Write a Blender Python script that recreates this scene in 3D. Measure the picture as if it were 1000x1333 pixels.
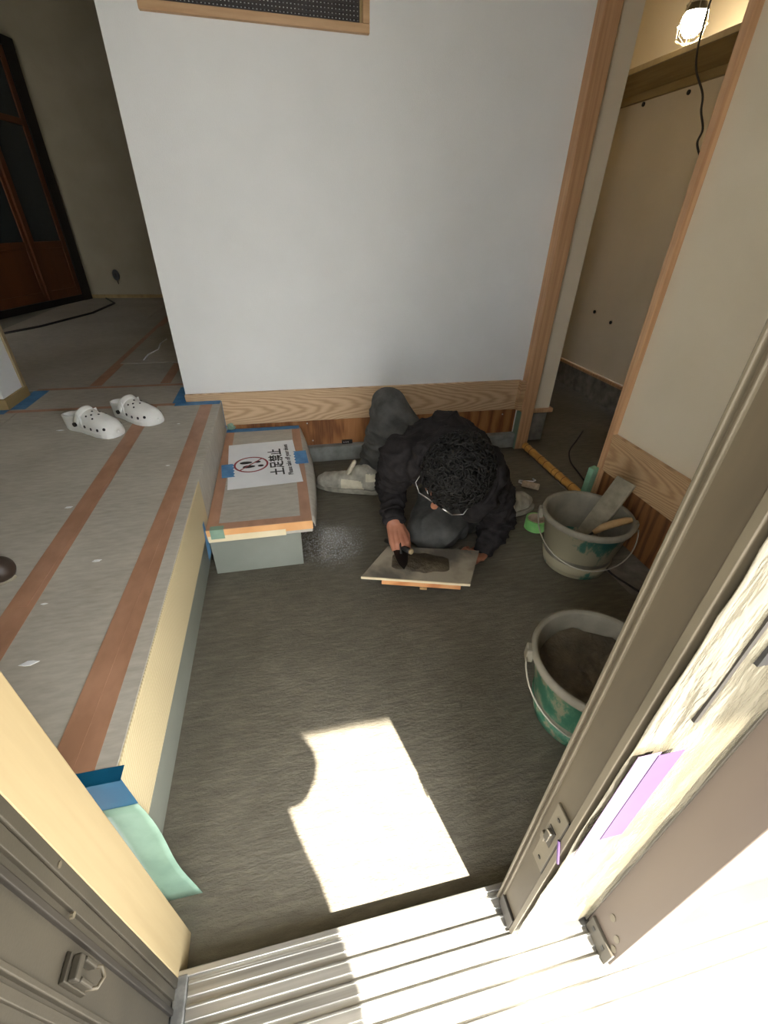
import bpy, bmesh, math, random
from mathutils import Vector, Matrix, noise
PI = math.pi
random.seed(7)
for o in list(bpy.data.objects):
    bpy.data.objects.remove(o)
scene = bpy.context.scene
C = scene.collection

# ---------------------------------------------------------------- camera, sky, sun, exposure
CAM = Vector((0.0, 0.0, 1.16))
cam_data = bpy.data.cameras.new('camera')
cam_data.sensor_fit = 'VERTICAL'
cam_data.sensor_height = 36.0
cam_data.lens = 568.2 * 36.0 / 1333.0
cam_data.clip_start = 0.01
cam = bpy.data.objects.new('camera', cam_data)
C.objects.link(cam)
r_, u_, f_ = Vector((0.9774, -0.2100, 0.0225)), Vector((0.0974, 0.5426, 0.8344)), Vector((0.1874, 0.8133, -0.5508))
mw = Matrix(((r_.x, u_.x, -f_.x, CAM.x), (r_.y, u_.y, -f_.y, CAM.y), (r_.z, u_.z, -f_.z, CAM.z), (0, 0, 0, 1)))
cam.matrix_world = mw
scene.camera = cam

world = bpy.data.worlds.new('sky')
scene.world = world
world.use_nodes = True
wn = world.node_tree
bg = wn.nodes['Background']
bg.inputs[0].default_value = (0.96, 0.98, 1.0, 1)
bg.inputs[1].default_value = 13.0

sun_data = bpy.data.lights.new('sun', 'SUN')
sun_data.energy = 50.0
sun_data.angle = math.radians(0.53)
sun_data.color = (1.0, 0.93, 0.82)
sun = bpy.data.objects.new('sun', sun_data)
C.objects.link(sun)
EL = math.radians(55)
sdir = Vector((-0.232 * math.cos(EL), 0.973 * math.cos(EL), -math.sin(EL)))
sun.rotation_euler = sdir.to_track_quat('-Z', 'Y').to_euler()

vs = scene.view_settings
vs.view_transform = 'Standard'
vs.look = 'None'
vs.gamma = 1.0
vs.use_curve_mapping = False
vs.exposure = 0.0

# ---------------------------------------------------------------- materials
MATS = {}


def lin(c):
    return tuple((v / 12.92 if v <= 0.04045 else ((v + 0.055) / 1.055) ** 2.4) for v in c)


def s8(r, g, b):
    return lin((r / 255.0, g / 255.0, b / 255.0))


def new_mat(name):
    m = bpy.data.materials.new(name)
    m.use_nodes = True
    nt = m.node_tree
    b = nt.nodes['Principled BSDF']
    MATS[name] = m
    return m, nt, b


def add(nt, t, **kw):
    n = nt.nodes.new(t)
    for k, v in kw.items():
        setattr(n, k, v)
    return n


def coords(nt, scale=(1, 1, 1), rot=(0, 0, 0)):
    tc = add(nt, 'ShaderNodeTexCoord')
    mp = add(nt, 'ShaderNodeMapping')
    mp.inputs['Scale'].default_value = scale
    mp.inputs['Rotation'].default_value = rot
    nt.links.new(tc.outputs['Object'], mp.inputs[0])
    return mp.outputs[0]


def noise_node(nt, vec, scale, detail=4, rough=0.55):
    n = add(nt, 'ShaderNodeTexNoise')
    n.inputs['Scale'].default_value = scale
    n.inputs['Detail'].default_value = detail
    n.inputs['Roughness'].default_value = rough
    nt.links.new(vec, n.inputs['Vector'])
    return n.outputs['Fac']


def ramp(nt, fac, stops):
    r = add(nt, 'ShaderNodeValToRGB')
    e = r.color_ramp.elements
    while len(e) < len(stops):
        e.new(0.5)
    for i, (p, c) in enumerate(stops):
        e[i].position = p
        e[i].color = (*c[:3], 1)
    nt.links.new(fac, r.inputs[0])
    return r.outputs[0]


def bump(nt, b, height, strength, dist=0.01):
    n = add(nt, 'ShaderNodeBump')
    n.inputs['Strength'].default_value = strength
    n.inputs['Distance'].default_value = dist
    nt.links.new(height, n.inputs['Height'])
    nt.links.new(n.outputs[0], b.inputs['Normal'])


def mottled(name, c1, c2, scale=6, rough=0.7, metal=0.0, bscale=None, bstr=0.2, bdist=0.002, stretch=(1, 1, 1), lo=0.35, hi=0.65, spec=0.5):
    m, nt, b = new_mat(name)
    v = coords(nt, stretch)
    f = noise_node(nt, v, scale)
    nt.links.new(ramp(nt, f, [(lo, c1), (hi, c2)]), b.inputs['Base Color'])
    b.inputs['Roughness'].default_value = rough
    b.inputs['Metallic'].default_value = metal
    b.inputs['Specular IOR Level'].default_value = spec
    if bscale:
        bump(nt, b, noise_node(nt, v, bscale, 3), bstr, bdist)
    return m


def wood(name, c1, c2, c3, axis='x', rings=14, rough=0.55, dist=3.0, stretch=0.10, ofs=(0, 0, 0)):
    m, nt, b = new_mat(name)
    sc = {'x': (stretch, 1, 1), 'y': (1, stretch, 1), 'z': (1, 1, stretch)}[axis]
    tc = add(nt, 'ShaderNodeTexCoord')
    mp = add(nt, 'ShaderNodeMapping')
    mp.inputs['Scale'].default_value = sc
    mp.inputs['Location'].default_value = ofs
    nt.links.new(tc.outputs['Object'], mp.inputs[0])
    v = mp.outputs[0]
    w = add(nt, 'ShaderNodeTexWave', wave_type='RINGS', rings_direction={'x': 'X', 'y': 'Y', 'z': 'Z'}[axis])
    w.inputs['Scale'].default_value = rings
    w.inputs['Distortion'].default_value = dist
    w.inputs['Detail'].default_value = 2
    w.inputs['Detail Scale'].default_value = 2.0
    nt.links.new(v, w.inputs['Vector'])
    sc2 = tuple(8 if s < 1 else 160 for s in sc)
    v2 = coords(nt, sc2)
    fib = noise_node(nt, v2, 1.0, 3)
    mx = add(nt, 'ShaderNodeMath', operation='MULTIPLY_ADD')
    mx.inputs[1].default_value = 0.55
    nt.links.new(w.outputs['Fac'], mx.inputs[0])
    sc3 = add(nt, 'ShaderNodeMath', operation='MULTIPLY')
    sc3.inputs[1].default_value = 0.45
    nt.links.new(fib, sc3.inputs[0])
    nt.links.new(sc3.outputs[0], mx.inputs[2])
    nt.links.new(ramp(nt, mx.outputs[0], [(0.15, c1), (0.5, c2), (0.85, c3)]), b.inputs['Base Color'])
    b.inputs['Roughness'].default_value = rough
    bump(nt, b, fib, 0.15, 0.001)
    return m


def plain(name, c, rough=0.6, metal=0.0, spec=0.5):
    m, nt, b = new_mat(name)
    b.inputs['Base Color'].default_value = (*c, 1)
    b.inputs['Roughness'].default_value = rough
    b.inputs['Metallic'].default_value = metal
    b.inputs['Specular IOR Level'].default_value = spec
    return m


mottled('wall_white', (0.80, 0.81, 0.79), (0.84, 0.85, 0.83), 3, 0.9, bscale=260, bstr=0.35, bdist=0.0015)
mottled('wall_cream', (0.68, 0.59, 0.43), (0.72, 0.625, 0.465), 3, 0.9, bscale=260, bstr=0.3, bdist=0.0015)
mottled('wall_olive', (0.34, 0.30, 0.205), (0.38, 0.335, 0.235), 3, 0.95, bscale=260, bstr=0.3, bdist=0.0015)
mottled('ceiling_board', (0.50, 0.43, 0.32), (0.56, 0.48, 0.36), 2, 0.9)


def cathedral(name, c1, c2, c3, along, wc, flip=1.0):
    """flat-sawn board: grain lines are long parabolas along the board"""
    m, nt, b = new_mat(name)
    tc = add(nt, 'ShaderNodeTexCoord')
    sx = add(nt, 'ShaderNodeSeparateXYZ')
    nt.links.new(tc.outputs['Object'], sx.inputs[0])

    def mth(op, a, c=None, e=None):
        n = add(nt, 'ShaderNodeMath', operation=op)
        for k, q in enumerate((a, c, e)):
            if q is None:
                continue
            if isinstance(q, (int, float)):
                n.inputs[k].default_value = q
            else:
                nt.links.new(q, n.inputs[k])
        return n.outputs[0]
    lowv = coords(nt, (0.9, 0.9, 4.0))
    low = noise_node(nt, lowv, 1.6, 2)
    w = mth('SUBTRACT', sx.outputs['Z'], wc)
    w = mth('MULTIPLY_ADD', low, 0.09, mth('SUBTRACT', w, 0.045))
    w2 = mth('MULTIPLY', mth('MULTIPLY', w, w), 75.0)
    f = mth('MULTIPLY_ADD', sx.outputs[along], flip, w2)
    mid = noise_node(nt, coords(nt, (2.0, 2.0, 14.0)), 1.5, 3)
    f = mth('MULTIPLY_ADD', mid, 0.22, f)
    sn = mth('SINE', mth('MULTIPLY', f, 62.0))
    sn = mth('MULTIPLY_ADD', sn, 0.5, 0.5)
    fib = noise_node(nt, coords(nt, (9, 9, 320) if along == 'X' else (9, 9, 320)), 1.0, 3)
    tot = mth('MULTIPLY_ADD', sn, 0.55, mth('MULTIPLY', fib, 0.45))
    nt.links.new(ramp(nt, tot, [(0.12, c1), (0.45, c2), (0.8, c3)]), b.inputs['Base Color'])
    b.inputs['Roughness'].default_value = 0.5
    return m


cathedral('ash_wood', s8(176, 142, 106), s8(202, 170, 132), s8(214, 184, 146), 'X', 0.325)
cathedral('ash_wood_side', s8(168, 132, 94), s8(192, 156, 114), s8(204, 170, 128), 'Y', 0.335, -1.0)
mottled('frame_wood', s8(186, 148, 106), s8(204, 168, 126), 14, 0.55, stretch=(0.3, 2, 3))
mottled('post_wood', s8(184, 140, 100), s8(208, 166, 124), 5, 0.5, stretch=(14, 14, 0.35), bscale=8, bstr=0.1)
wood('plywood', s8(110, 66, 34), s8(160, 106, 60), s8(178, 124, 76), 'z', 9, 0.7, 4.0, 0.22)
wood('plywood_dark', s8(92, 56, 30), s8(132, 86, 48), s8(146, 98, 56), 'z', 12, 0.7, 5.0, 0.12)
mottled('jamb_wood', s8(152, 135, 101), s8(162, 145, 110), 5, 0.5, stretch=(8, 8, 0.5))
mottled('plinth_concrete', s8(120, 122, 116), s8(150, 152, 146), 14, 0.85, bscale=60, bstr=0.3)
mottled('closet_concrete', s8(98, 94, 86), s8(135, 130, 120), 12, 0.9, bscale=60, bstr=0.3)
mottled('kick_grey', s8(126, 128, 116), s8(138, 140, 128), 4, 0.55, bscale=150, bstr=0.1)
mottled('riser_grey', s8(128, 132, 122), s8(140, 143, 133), 4, 0.5)
mottled('aluminium', s8(150, 148, 142), s8(196, 194, 188), 18, 0.33, 0.85, stretch=(0.1, 3, 3))
mottled('aluminium_dull', s8(110, 110, 108), s8(150, 150, 146), 40, 0.55, 0.6)
mottled('bronze', s8(48, 44, 35), s8(58, 53, 43), 8, 0.5, 0.0, bscale=300, bstr=0.08)
mottled('bronze_dark', s8(30, 26, 22), s8(38, 34, 29), 8, 0.5, 0.0)
mottled('bronze_light', s8(80, 73, 58), s8(92, 84, 68), 8, 0.45, 0.0)
mottled('mauve_frame', s8(72, 62, 54), s8(82, 71, 62), 5, 0.5, 0.0, stretch=(1, 1, 0.2))
mottled('brown_stile', s8(60, 52, 38), s8(74, 65, 49), 14, 0.5, 0.0, stretch=(1, 1, 0.25))
mottled('tape_brown', s8(166, 124, 97), s8(184, 140, 112), 9, 0.45, stretch=(2, 1, 1))
mottled('tape_orange', s8(218, 160, 104), s8(232, 178, 122), 10, 0.4)
mottled('tape_cream', s8(222, 206, 168), s8(232, 218, 184), 10, 0.6)
mottled('tape_blue', s8(62, 122, 178), s8(86, 146, 196), 25, 0.55)
mottled('tape_teal', s8(8, 76, 108), s8(16, 92, 124), 10, 0.6, spec=0.2)
mottled('tape_mint', s8(120, 148, 129), s8(136, 164, 144), 16, 0.5)
mottled('tape_green', s8(112, 178, 96), s8(140, 200, 118), 16, 0.5)
mottled('tape_pink', s8(84, 70, 90), s8(92, 77, 98), 12, 0.6, spec=0.2)
mottled('tape_lilac', s8(60, 44, 72), s8(66, 49, 79), 12, 0.6, spec=0.2)
mottled('paper_white', s8(232, 234, 236), s8(242, 244, 245), 6, 0.7)
plain('ink_black', s8(28, 28, 30), 0.7)
plain('ink_red', s8(150, 58, 66), 0.7)
mottled('clog_white', s8(226, 226, 220), s8(236, 236, 230), 10, 0.55)
plain('black_plastic', (0.012, 0.012, 0.012), 0.5)
plain('rubber_black', (0.02, 0.018, 0.016), 0.6)
mottled('door_brown', s8(84, 44, 18), s8(108, 60, 28), 3, 0.55, stretch=(1, 1, 0.2))
plain('door_black', (0.006, 0.004, 0.003), 0.6)
plain('lattice_dark', s8(50, 44, 40), 0.6)
mottled('skin', s8(150, 96, 72), s8(172, 116, 90), 20, 0.55)
mottled('hoodie_black', (0.014, 0.0125, 0.013), (0.028, 0.025, 0.025), 30, 0.95, bscale=400, bstr=0.3, spec=0.15)
mottled('trouser_grey', (0.060, 0.060, 0.056), (0.110, 0.108, 0.100), 14, 0.95, bscale=500, bstr=0.3, spec=0.15)
mottled('hair_black', (0.005, 0.0045, 0.004), (0.012, 0.011, 0.010), 40, 0.6, spec=0.25)
mottled('shoe_grey', s8(138, 134, 122), s8(176, 170, 154), 26, 0.85, bscale=120, bstr=0.3)
mottled('shoe_patch', s8(196, 188, 162), s8(214, 206, 182), 26, 0.9)
mottled('shoe_sole', s8(120, 116, 104), s8(150, 146, 132), 30, 0.9)
plain('steel', s8(190, 190, 188), 0.3, 0.9)
plain('dark_steel', s8(48, 46, 44), 0.4, 0.7)
plain('wire_zinc', s8(178, 172, 156), 0.45, 0.4)
mottled('hawk_mortar', s8(104, 98, 88), s8(168, 158, 138), 5, 0.75, bscale=40, bstr=0.3, lo=0.42, hi=0.58)
wood('batten_wood', s8(190, 120, 70), s8(214, 150, 96), s8(226, 168, 112), 'x', 10, 0.6, 2.0, 0.1)
mottled('wet_mortar', s8(62, 54, 42), s8(90, 80, 63), 14, 0.6, bscale=70, bstr=0.8, bdist=0.006)
mottled('bamboo', s8(196, 140, 64), s8(222, 172, 92), 12, 0.35, stretch=(4, 1, 4))
plain('bamboo_node', s8(120, 72, 24), 0.5)
mottled('grey_stick', s8(116, 108, 90), s8(142, 134, 114), 16, 0.85, bscale=50, bstr=0.3)
mottled('wood_handle', s8(150, 118, 76), s8(182, 150, 104), 20, 0.6)
mottled('green_wood', s8(122, 168, 134), s8(142, 186, 152), 20, 0.6)
mottled('roller_foam', s8(160, 142, 120), s8(186, 166, 142), 60, 0.95)
mottled('shelf_wood', s8(150, 128, 84), s8(172, 150, 104), 6, 0.7, stretch=(3, 0.4, 1))
mottled('ground_concrete', s8(150, 146, 138), s8(170, 166, 158), 3, 0.9)
mottled('eave_grey', s8(170, 164, 150), s8(190, 184, 170), 3, 0.8)
mottled('leather_dark', s8(40, 30, 24), s8(58, 46, 36), 12, 0.5)
mottled('denim', (0.03, 0.04, 0.07), (0.05, 0.06, 0.1), 20, 0.9)

# wet mortar floor
m, nt, b = new_mat('floor_mortar')
v = coords(nt)
n1 = noise_node(nt, v, 2.2, 5)
vs1 = coords(nt, (14, 70, 10), (0, 0, 0.12))
n2 = noise_node(nt, vs1, 1.0, 4)
mx = add(nt, 'ShaderNodeMath', operation='ADD')
nt.links.new(n1, mx.inputs[0]); nt.links.new(n2, mx.inputs[1])
hf = add(nt, 'ShaderNodeMath', operation='MULTIPLY'); hf.inputs[1].default_value = 0.5
nt.links.new(mx.outputs[0], hf.inputs[0])
nt.links.new(ramp(nt, hf.outputs[0], [(0.34, s8(84, 79, 67)), (0.5, s8(101, 96, 83)), (0.68, s8(124, 118, 103))]), b.inputs['Base Color'])
floor_base = [l for l in nt.links if l.to_socket == b.inputs['Base Color']][0].from_socket
# a still wet patch in front of the step
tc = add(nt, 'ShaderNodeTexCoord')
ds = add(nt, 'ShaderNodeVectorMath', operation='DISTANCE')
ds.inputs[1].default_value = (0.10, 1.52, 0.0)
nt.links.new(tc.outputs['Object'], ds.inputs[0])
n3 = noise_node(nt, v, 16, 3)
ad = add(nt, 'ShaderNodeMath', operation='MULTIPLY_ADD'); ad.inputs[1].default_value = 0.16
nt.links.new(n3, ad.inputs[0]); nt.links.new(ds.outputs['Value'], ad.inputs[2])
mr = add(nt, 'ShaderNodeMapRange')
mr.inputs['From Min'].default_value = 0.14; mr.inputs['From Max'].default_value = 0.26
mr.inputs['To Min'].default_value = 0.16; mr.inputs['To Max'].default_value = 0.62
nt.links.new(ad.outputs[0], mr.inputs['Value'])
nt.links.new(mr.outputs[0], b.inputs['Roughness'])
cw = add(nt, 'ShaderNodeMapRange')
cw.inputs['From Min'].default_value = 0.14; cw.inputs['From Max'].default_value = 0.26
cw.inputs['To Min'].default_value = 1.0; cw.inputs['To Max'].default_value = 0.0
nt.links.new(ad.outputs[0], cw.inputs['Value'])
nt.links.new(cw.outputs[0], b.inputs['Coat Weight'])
b.inputs['Coat Roughness'].default_value = 0.12
b.inputs['Coat IOR'].default_value = 1.9
spk = noise_node(nt, coords(nt, (150, 90, 100)), 1.0, 3, 0.7)  # pale speckles painted into the colour as glints off the wet patch
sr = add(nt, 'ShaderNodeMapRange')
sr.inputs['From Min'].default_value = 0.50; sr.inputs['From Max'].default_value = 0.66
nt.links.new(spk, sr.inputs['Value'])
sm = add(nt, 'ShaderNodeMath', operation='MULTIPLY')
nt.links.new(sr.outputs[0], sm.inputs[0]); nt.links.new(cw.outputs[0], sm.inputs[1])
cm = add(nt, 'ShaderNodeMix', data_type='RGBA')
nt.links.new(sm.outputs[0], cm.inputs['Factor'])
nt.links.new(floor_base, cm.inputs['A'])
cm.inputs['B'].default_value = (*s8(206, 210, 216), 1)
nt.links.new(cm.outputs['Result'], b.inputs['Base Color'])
vb = coords(nt, (60, 140, 60), (0, 0, 0.12))
nb = noise_node(nt, vb, 1.0, 5, 0.7)
bump(nt, b, nb, 0.7, 0.006)

# bucket: green plastic, crusted with mortar
m, nt, b = new_mat('bucket_green')
v = coords(nt, (1, 1, 0.55))
n1 = noise_node(nt, v, 16, 6, 0.7)
nt.links.new(ramp(nt, n1, [(0.47, s8(46, 100, 76)), (0.55, s8(72, 116, 90)), (0.60, s8(134, 132, 106))]), b.inputs['Base Color'])
b.inputs['Roughness'].default_value = 0.6
bump(nt, b, n1, 0.2, 0.003)
m, nt, b = new_mat('bucket_crusted')
v = coords(nt, (1, 1, 0.5))
n1 = noise_node(nt, v, 8, 5, 0.65)
nt.links.new(ramp(nt, n1, [(0.36, s8(30, 92, 82)), (0.43, s8(70, 110, 92)), (0.48, s8(150, 142, 116))]), b.inputs['Base Color'])
b.inputs['Roughness'].default_value = 0.75
bump(nt, b, n1, 0.2, 0.003)
mottled('bucket_inside', s8(112, 106, 92), s8(140, 134, 118), 8, 0.75)

# grey protection board with fine brushed lines
m, nt, b = new_mat('board_grey')
v = coords(nt)
n1 = noise_node(nt, v, 2.5, 4)
v2 = coords(nt, (25, 90, 20), (0, 0, -0.3))
n2 = noise_node(nt, v2, 1.0, 4)
mx = add(nt, 'ShaderNodeMath', operation='ADD')
nt.links.new(n1, mx.inputs[0]); nt.links.new(n2, mx.inputs[1])
hf = add(nt, 'ShaderNodeMath', operation='MULTIPLY'); hf.inputs[1].default_value = 0.5
nt.links.new(mx.outputs[0], hf.inputs[0])
nt.links.new(ramp(nt, hf.outputs[0], [(0.35, s8(166, 160, 148)), (0.65, s8(192, 187, 175))]), b.inputs['Base Color'])
b.inputs['Roughness'].default_value = 0.8
bump(nt, b, n2, 0.15, 0.002)

# cream embossed cushioning sheet on the platform edge
m, nt, b = new_mat('embossed_cream')
v = coords(nt, (1, 1, 1), (0.35, 0, 0))
w = add(nt, 'ShaderNodeTexWave', bands_direction='Y')
w.inputs['Scale'].default_value = 42
nt.links.new(v, w.inputs['Vector'])
nt.links.new(ramp(nt, w.outputs['Fac'], [(0.0, s8(190, 174, 136)), (1.0, s8(206, 190, 152))]), b.inputs['Base Color'])
b.inputs['Roughness'].default_value = 0.7
bump(nt, b, w.outputs['Fac'], 0.4, 0.002)

# wrapping film
m, nt, b = new_mat('wrap_film')
v = coords(nt, (1.5, 1, 0.35))
n1 = noise_node(nt, v, 22, 4, 0.6)
nt.links.new(ramp(nt, n1, [(0.3, s8(82, 77, 63)), (0.7, s8(106, 101, 86))]), b.inputs['Base Color'])
b.inputs['Roughness'].default_value = 0.25
bump(nt, b, n1, 0.6, 0.01)

# frosted glass
m, nt, b = new_mat('frosted_glass')
b.inputs['Base Color'].default_value = (0.85, 0.9, 0.9, 1)
b.inputs['Roughness'].default_value = 0.6
b.inputs['Transmission Weight'].default_value = 0.9
b.inputs['IOR'].default_value = 1.2
m, nt, b = new_mat('clear_glass')
tr_n = add(nt, 'ShaderNodeBsdfTransparent'); gl_n = add(nt, 'ShaderNodeBsdfGlossy'); mx_n = add(nt, 'ShaderNodeMixShader')
gl_n.inputs['Roughness'].default_value = 0.02
mx_n.inputs[0].default_value = 0.08
nt.links.new(tr_n.outputs[0], mx_n.inputs[1]); nt.links.new(gl_n.outputs[0], mx_n.inputs[2])
nt.links.new(mx_n.outputs[0], nt.nodes['Material Output'].inputs['Surface'])
m, nt, b = new_mat('dark_glass')
b.inputs['Base Color'].default_value = (0.03, 0.04, 0.045, 1)
b.inputs['Roughness'].default_value = 0.08
m, nt, b = new_mat('lens_glass')
b.inputs['Base Color'].default_value = (1, 1, 1, 1)
b.inputs['Roughness'].default_value = 0.02
b.inputs['Transmission Weight'].default_value = 1.0
b.inputs['IOR'].default_value = 1.1
m, nt, b = new_mat('bulb_glow')
b.inputs['Base Color'].default_value = (1, 1, 1, 1)
b.inputs['Emission Color'].default_value = (1.0, 0.86, 0.62, 1)
b.inputs['Emission Strength'].default_value = 90.0

# ---------------------------------------------------------------- mesh helpers


def box(bm, x0, x1, y0, y1, z0, z1):
    vs_ = [bm.verts.new((x, y, z)) for z in (z0, z1) for y in (y0, y1) for x in (x0, x1)]
    for f in ((0, 2, 3, 1), (4, 5, 7, 6), (0, 1, 5, 4), (2, 6, 7, 3), (0, 4, 6, 2), (1, 3, 7, 5)):
        bm.faces.new([vs_[i] for i in f])


def prism(bm, pts, z0, z1):
    a = [bm.verts.new((x, y, z0)) for x, y in pts]
    c = [bm.verts.new((x, y, z1)) for x, y in pts]
    bm.faces.new(a[::-1]); bm.faces.new(c)
    n = len(pts)
    for i in range(n):
        bm.faces.new((a[i], a[(i + 1) % n], c[(i + 1) % n], c[i]))


def tube(bm, pts, rad, seg=8, caps=True):
    pts = [Vector(p) for p in pts]
    n = len(pts)
    rads = rad if isinstance(rad, (list, tuple)) else [rad] * n
    rings = []
    up = None
    for i, p in enumerate(pts):
        d = (pts[min(i + 1, n - 1)] - pts[max(i - 1, 0)])
        if d.length < 1e-9:
            d = Vector((0, 0, 1))
        d.normalize()
        if up is None:
            up = Vector((0, 0, 1)) if abs(d.z) < 0.9 else Vector((1, 0, 0))
        a = d.cross(up)
        if a.length < 1e-6:
            a = d.cross(Vector((0.3, 1, 0.2)))
        a.normalize()
        c = a.cross(d).normalized()
        up = c
        rings.append([bm.verts.new(p + (a * math.cos(2 * PI * k / seg) + c * math.sin(2 * PI * k / seg)) * rads[i]) for k in range(seg)])
    for i in range(n - 1):
        for k in range(seg):
            bm.faces.new((rings[i][k], rings[i][(k + 1) % seg], rings[i + 1][(k + 1) % seg], rings[i + 1][k]))
    if caps:
        bm.faces.new(rings[0][::-1]); bm.faces.new(rings[-1])


def capsule(bm, p0, r0, p1, r1, seg=14):
    p0, p1 = Vector(p0), Vector(p1)
    d = p1 - p0
    L = d.length
    d = d.normalized() if L > 1e-6 else Vector((0, 0, 1))
    pts, rads = [], []
    for k in range(5):
        a = -PI / 2 + (k + 0.15) / 5 * PI / 2
        pts.append(p0 + d * (math.sin(a) * r0)); rads.append(max(1e-4, math.cos(a) * r0))
    for k in range(5):
        a = (k + 0.85) / 5 * PI / 2
        pts.append(p1 + d * (math.sin(a) * r1)); rads.append(max(1e-4, math.cos(a) * r1))
    tube(bm, pts, rads, seg)


def chain(bm, pts, seg=14):
    for (p, r), (q, s) in zip(pts[:-1], pts[1:]):
        capsule(bm, p, r, q, s, seg)


def ellipsoid(bm, c, rx, ry, rz, X, Y, Z, seg=20, rings=12):
    c = Vector(c)
    vv = []
    for i in range(1, rings):
        t = PI * i / rings
        vv.append([bm.verts.new(c + X * (rx * math.sin(t) * math.cos(2 * PI * k / seg)) + Y * (ry * math.sin(t) * math.sin(2 * PI * k / seg)) + Z * (rz * math.cos(t))) for k in range(seg)])
    top = bm.verts.new(c + Z * rz); bot = bm.verts.new(c - Z * rz)
    for k in range(seg):
        bm.faces.new((top, vv[0][k], vv[0][(k + 1) % seg]))
        bm.faces.new((bot, vv[-1][(k + 1) % seg], vv[-1][k]))
    for i in range(rings - 2):
        for k in range(seg):
            bm.faces.new((vv[i][k], vv[i + 1][k], vv[i + 1][(k + 1) % seg], vv[i][(k + 1) % seg]))


def lathe(bm, prof, seg=48, closed=False):
    rings = []
    for r, z in prof:
        if r < 1e-5:
            rings.append([bm.verts.new((0, 0, z))])
        else:
            rings.append([bm.verts.new((r * math.cos(2 * PI * k / seg), r * math.sin(2 * PI * k / seg), z)) for k in range(seg)])
    pairs = list(zip(rings[:-1], rings[1:]))
    if closed:
        pairs.append((rings[-1], rings[0]))
    for a, c in pairs:
        for k in range(seg):
            k2 = (k + 1) % seg
            if len(a) == 1 and len(c) == 1:
                continue
            if len(a) == 1:
                bm.faces.new((a[0], c[k], c[k2]))
            elif len(c) == 1:
                bm.faces.new((a[k], c[0], a[k2]))
            else:
                bm.faces.new((a[k], c[k], c[k2], a[k2]))


def grid(bm, f, nu, nv, closed_u=False):
    vv = [[bm.verts.new(f(i / (nu if closed_u else nu - 1), j / (nv - 1))) for j in range(nv)] for i in range(nu)]
    for i in range(nu if closed_u else nu - 1):
        for j in range(nv - 1):
            bm.faces.new((vv[i][j], vv[(i + 1) % nu][j], vv[(i + 1) % nu][j + 1], vv[i][j + 1]))


def tag(o, label=None, cat=None, group=None, kind=None):
    if label: o['label'] = label
    if cat: o['category'] = cat
    if group: o['group'] = group
    if kind: o['kind'] = kind
    return o


def link(name, me, mat, parent=None, smooth=False):
    o = bpy.data.objects.new(name, me)
    C.objects.link(o)
    if mat is not None:
        me.materials.append(MATS[mat])
    if parent is not None:
        o.parent = parent
    if smooth:
        for p in me.polygons:
            p.use_smooth = True
    return o


def obj(name, bm, mat, parent=None, smooth=False, bevel=0.0, solid=0.0, sub=0):
    bmesh.ops.recalc_face_normals(bm, faces=bm.faces)
    me = bpy.data.meshes.new(name)
    bm.to_mesh(me); bm.free()
    o = link(name, me, mat, parent, smooth)
    if solid:
        md = o.modifiers.new('s', 'SOLIDIFY'); md.thickness = solid; md.offset = -1
    if bevel:
        md = o.modifiers.new('b', 'BEVEL'); md.width = bevel; md.segments = 2; md.limit_method = 'ANGLE'
        md.angle_limit = math.radians(40)
    if sub:
        md = o.modifiers.new('u', 'SUBSURF'); md.levels = sub; md.render_levels = sub
    return o


def bx(name, d, mat, parent=None, bevel=0.0):
    bm = bmesh.new(); box(bm, *d)
    return obj(name, bm, mat, parent, bevel=bevel)


def empty(name, loc=(0, 0, 0), rz=0.0):
    o = bpy.data.objects.new(name, None)
    C.objects.link(o)
    o.location = loc; o.rotation_euler = (0, 0, rz)
    o.empty_display_size = 0.05
    return o


def struct(name, d, mat, bevel=0.0, label=None, parent=None):
    o = bx(name, d, mat, parent, bevel)
    if parent is None:
        o['kind'] = 'structure'
        if label: o['label'] = label
    return o


def remeshed(name, bm, voxel, smooth_it=6, factor=0.5):
    """union of overlapping volumes as one continuous smooth mesh"""
    me = bpy.data.meshes.new(name + '_raw')
    bmesh.ops.recalc_face_normals(bm, faces=bm.faces)
    bm.to_mesh(me); bm.free()
    o = bpy.data.objects.new(name + '_raw', me)
    C.objects.link(o)
    md = o.modifiers.new('r', 'REMESH'); md.mode = 'VOXEL'; md.voxel_size = voxel
    if smooth_it:
        md = o.modifiers.new('s', 'SMOOTH'); md.factor = factor; md.iterations = smooth_it
    dg = bpy.context.evaluated_depsgraph_get()
    res = bpy.data.meshes.new_from_object(o.evaluated_get(dg))
    res.name = name
    bpy.data.objects.remove(o); bpy.data.meshes.remove(me)
    return res


def displace(me, fn):
    nrm = [vv.normal.copy() for vv in me.vertices]
    for vv, n in zip(me.vertices, nrm):
        vv.co = vv.co + n * fn(vv.co)


def text_mesh(body, size, mat, parent, name='lettering', align='CENTER', extrude=0.0004, bold=0.0):
    cu = bpy.data.curves.new('txt', 'FONT')
    cu.body = body; cu.size = size; cu.align_x = align; cu.align_y = 'CENTER'
    cu.extrude = extrude; cu.offset = bold; cu.resolution_u = 3
    t = bpy.data.objects.new('txt', cu); C.objects.link(t)
    dg = bpy.context.evaluated_depsgraph_get(); dg.update()
    me = bpy.data.meshes.new_from_object(t.evaluated_get(dg))
    bpy.data.objects.remove(t)
    me.materials.clear()
    return link(name, me, mat, parent)


YB = 2.33      # face of the back wall
ZP = 0.383     # raised hall floor
XR = 1.385     # face of the right wall
ZS = 0.055     # door sill
ZC = 2.75      # ceiling

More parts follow.
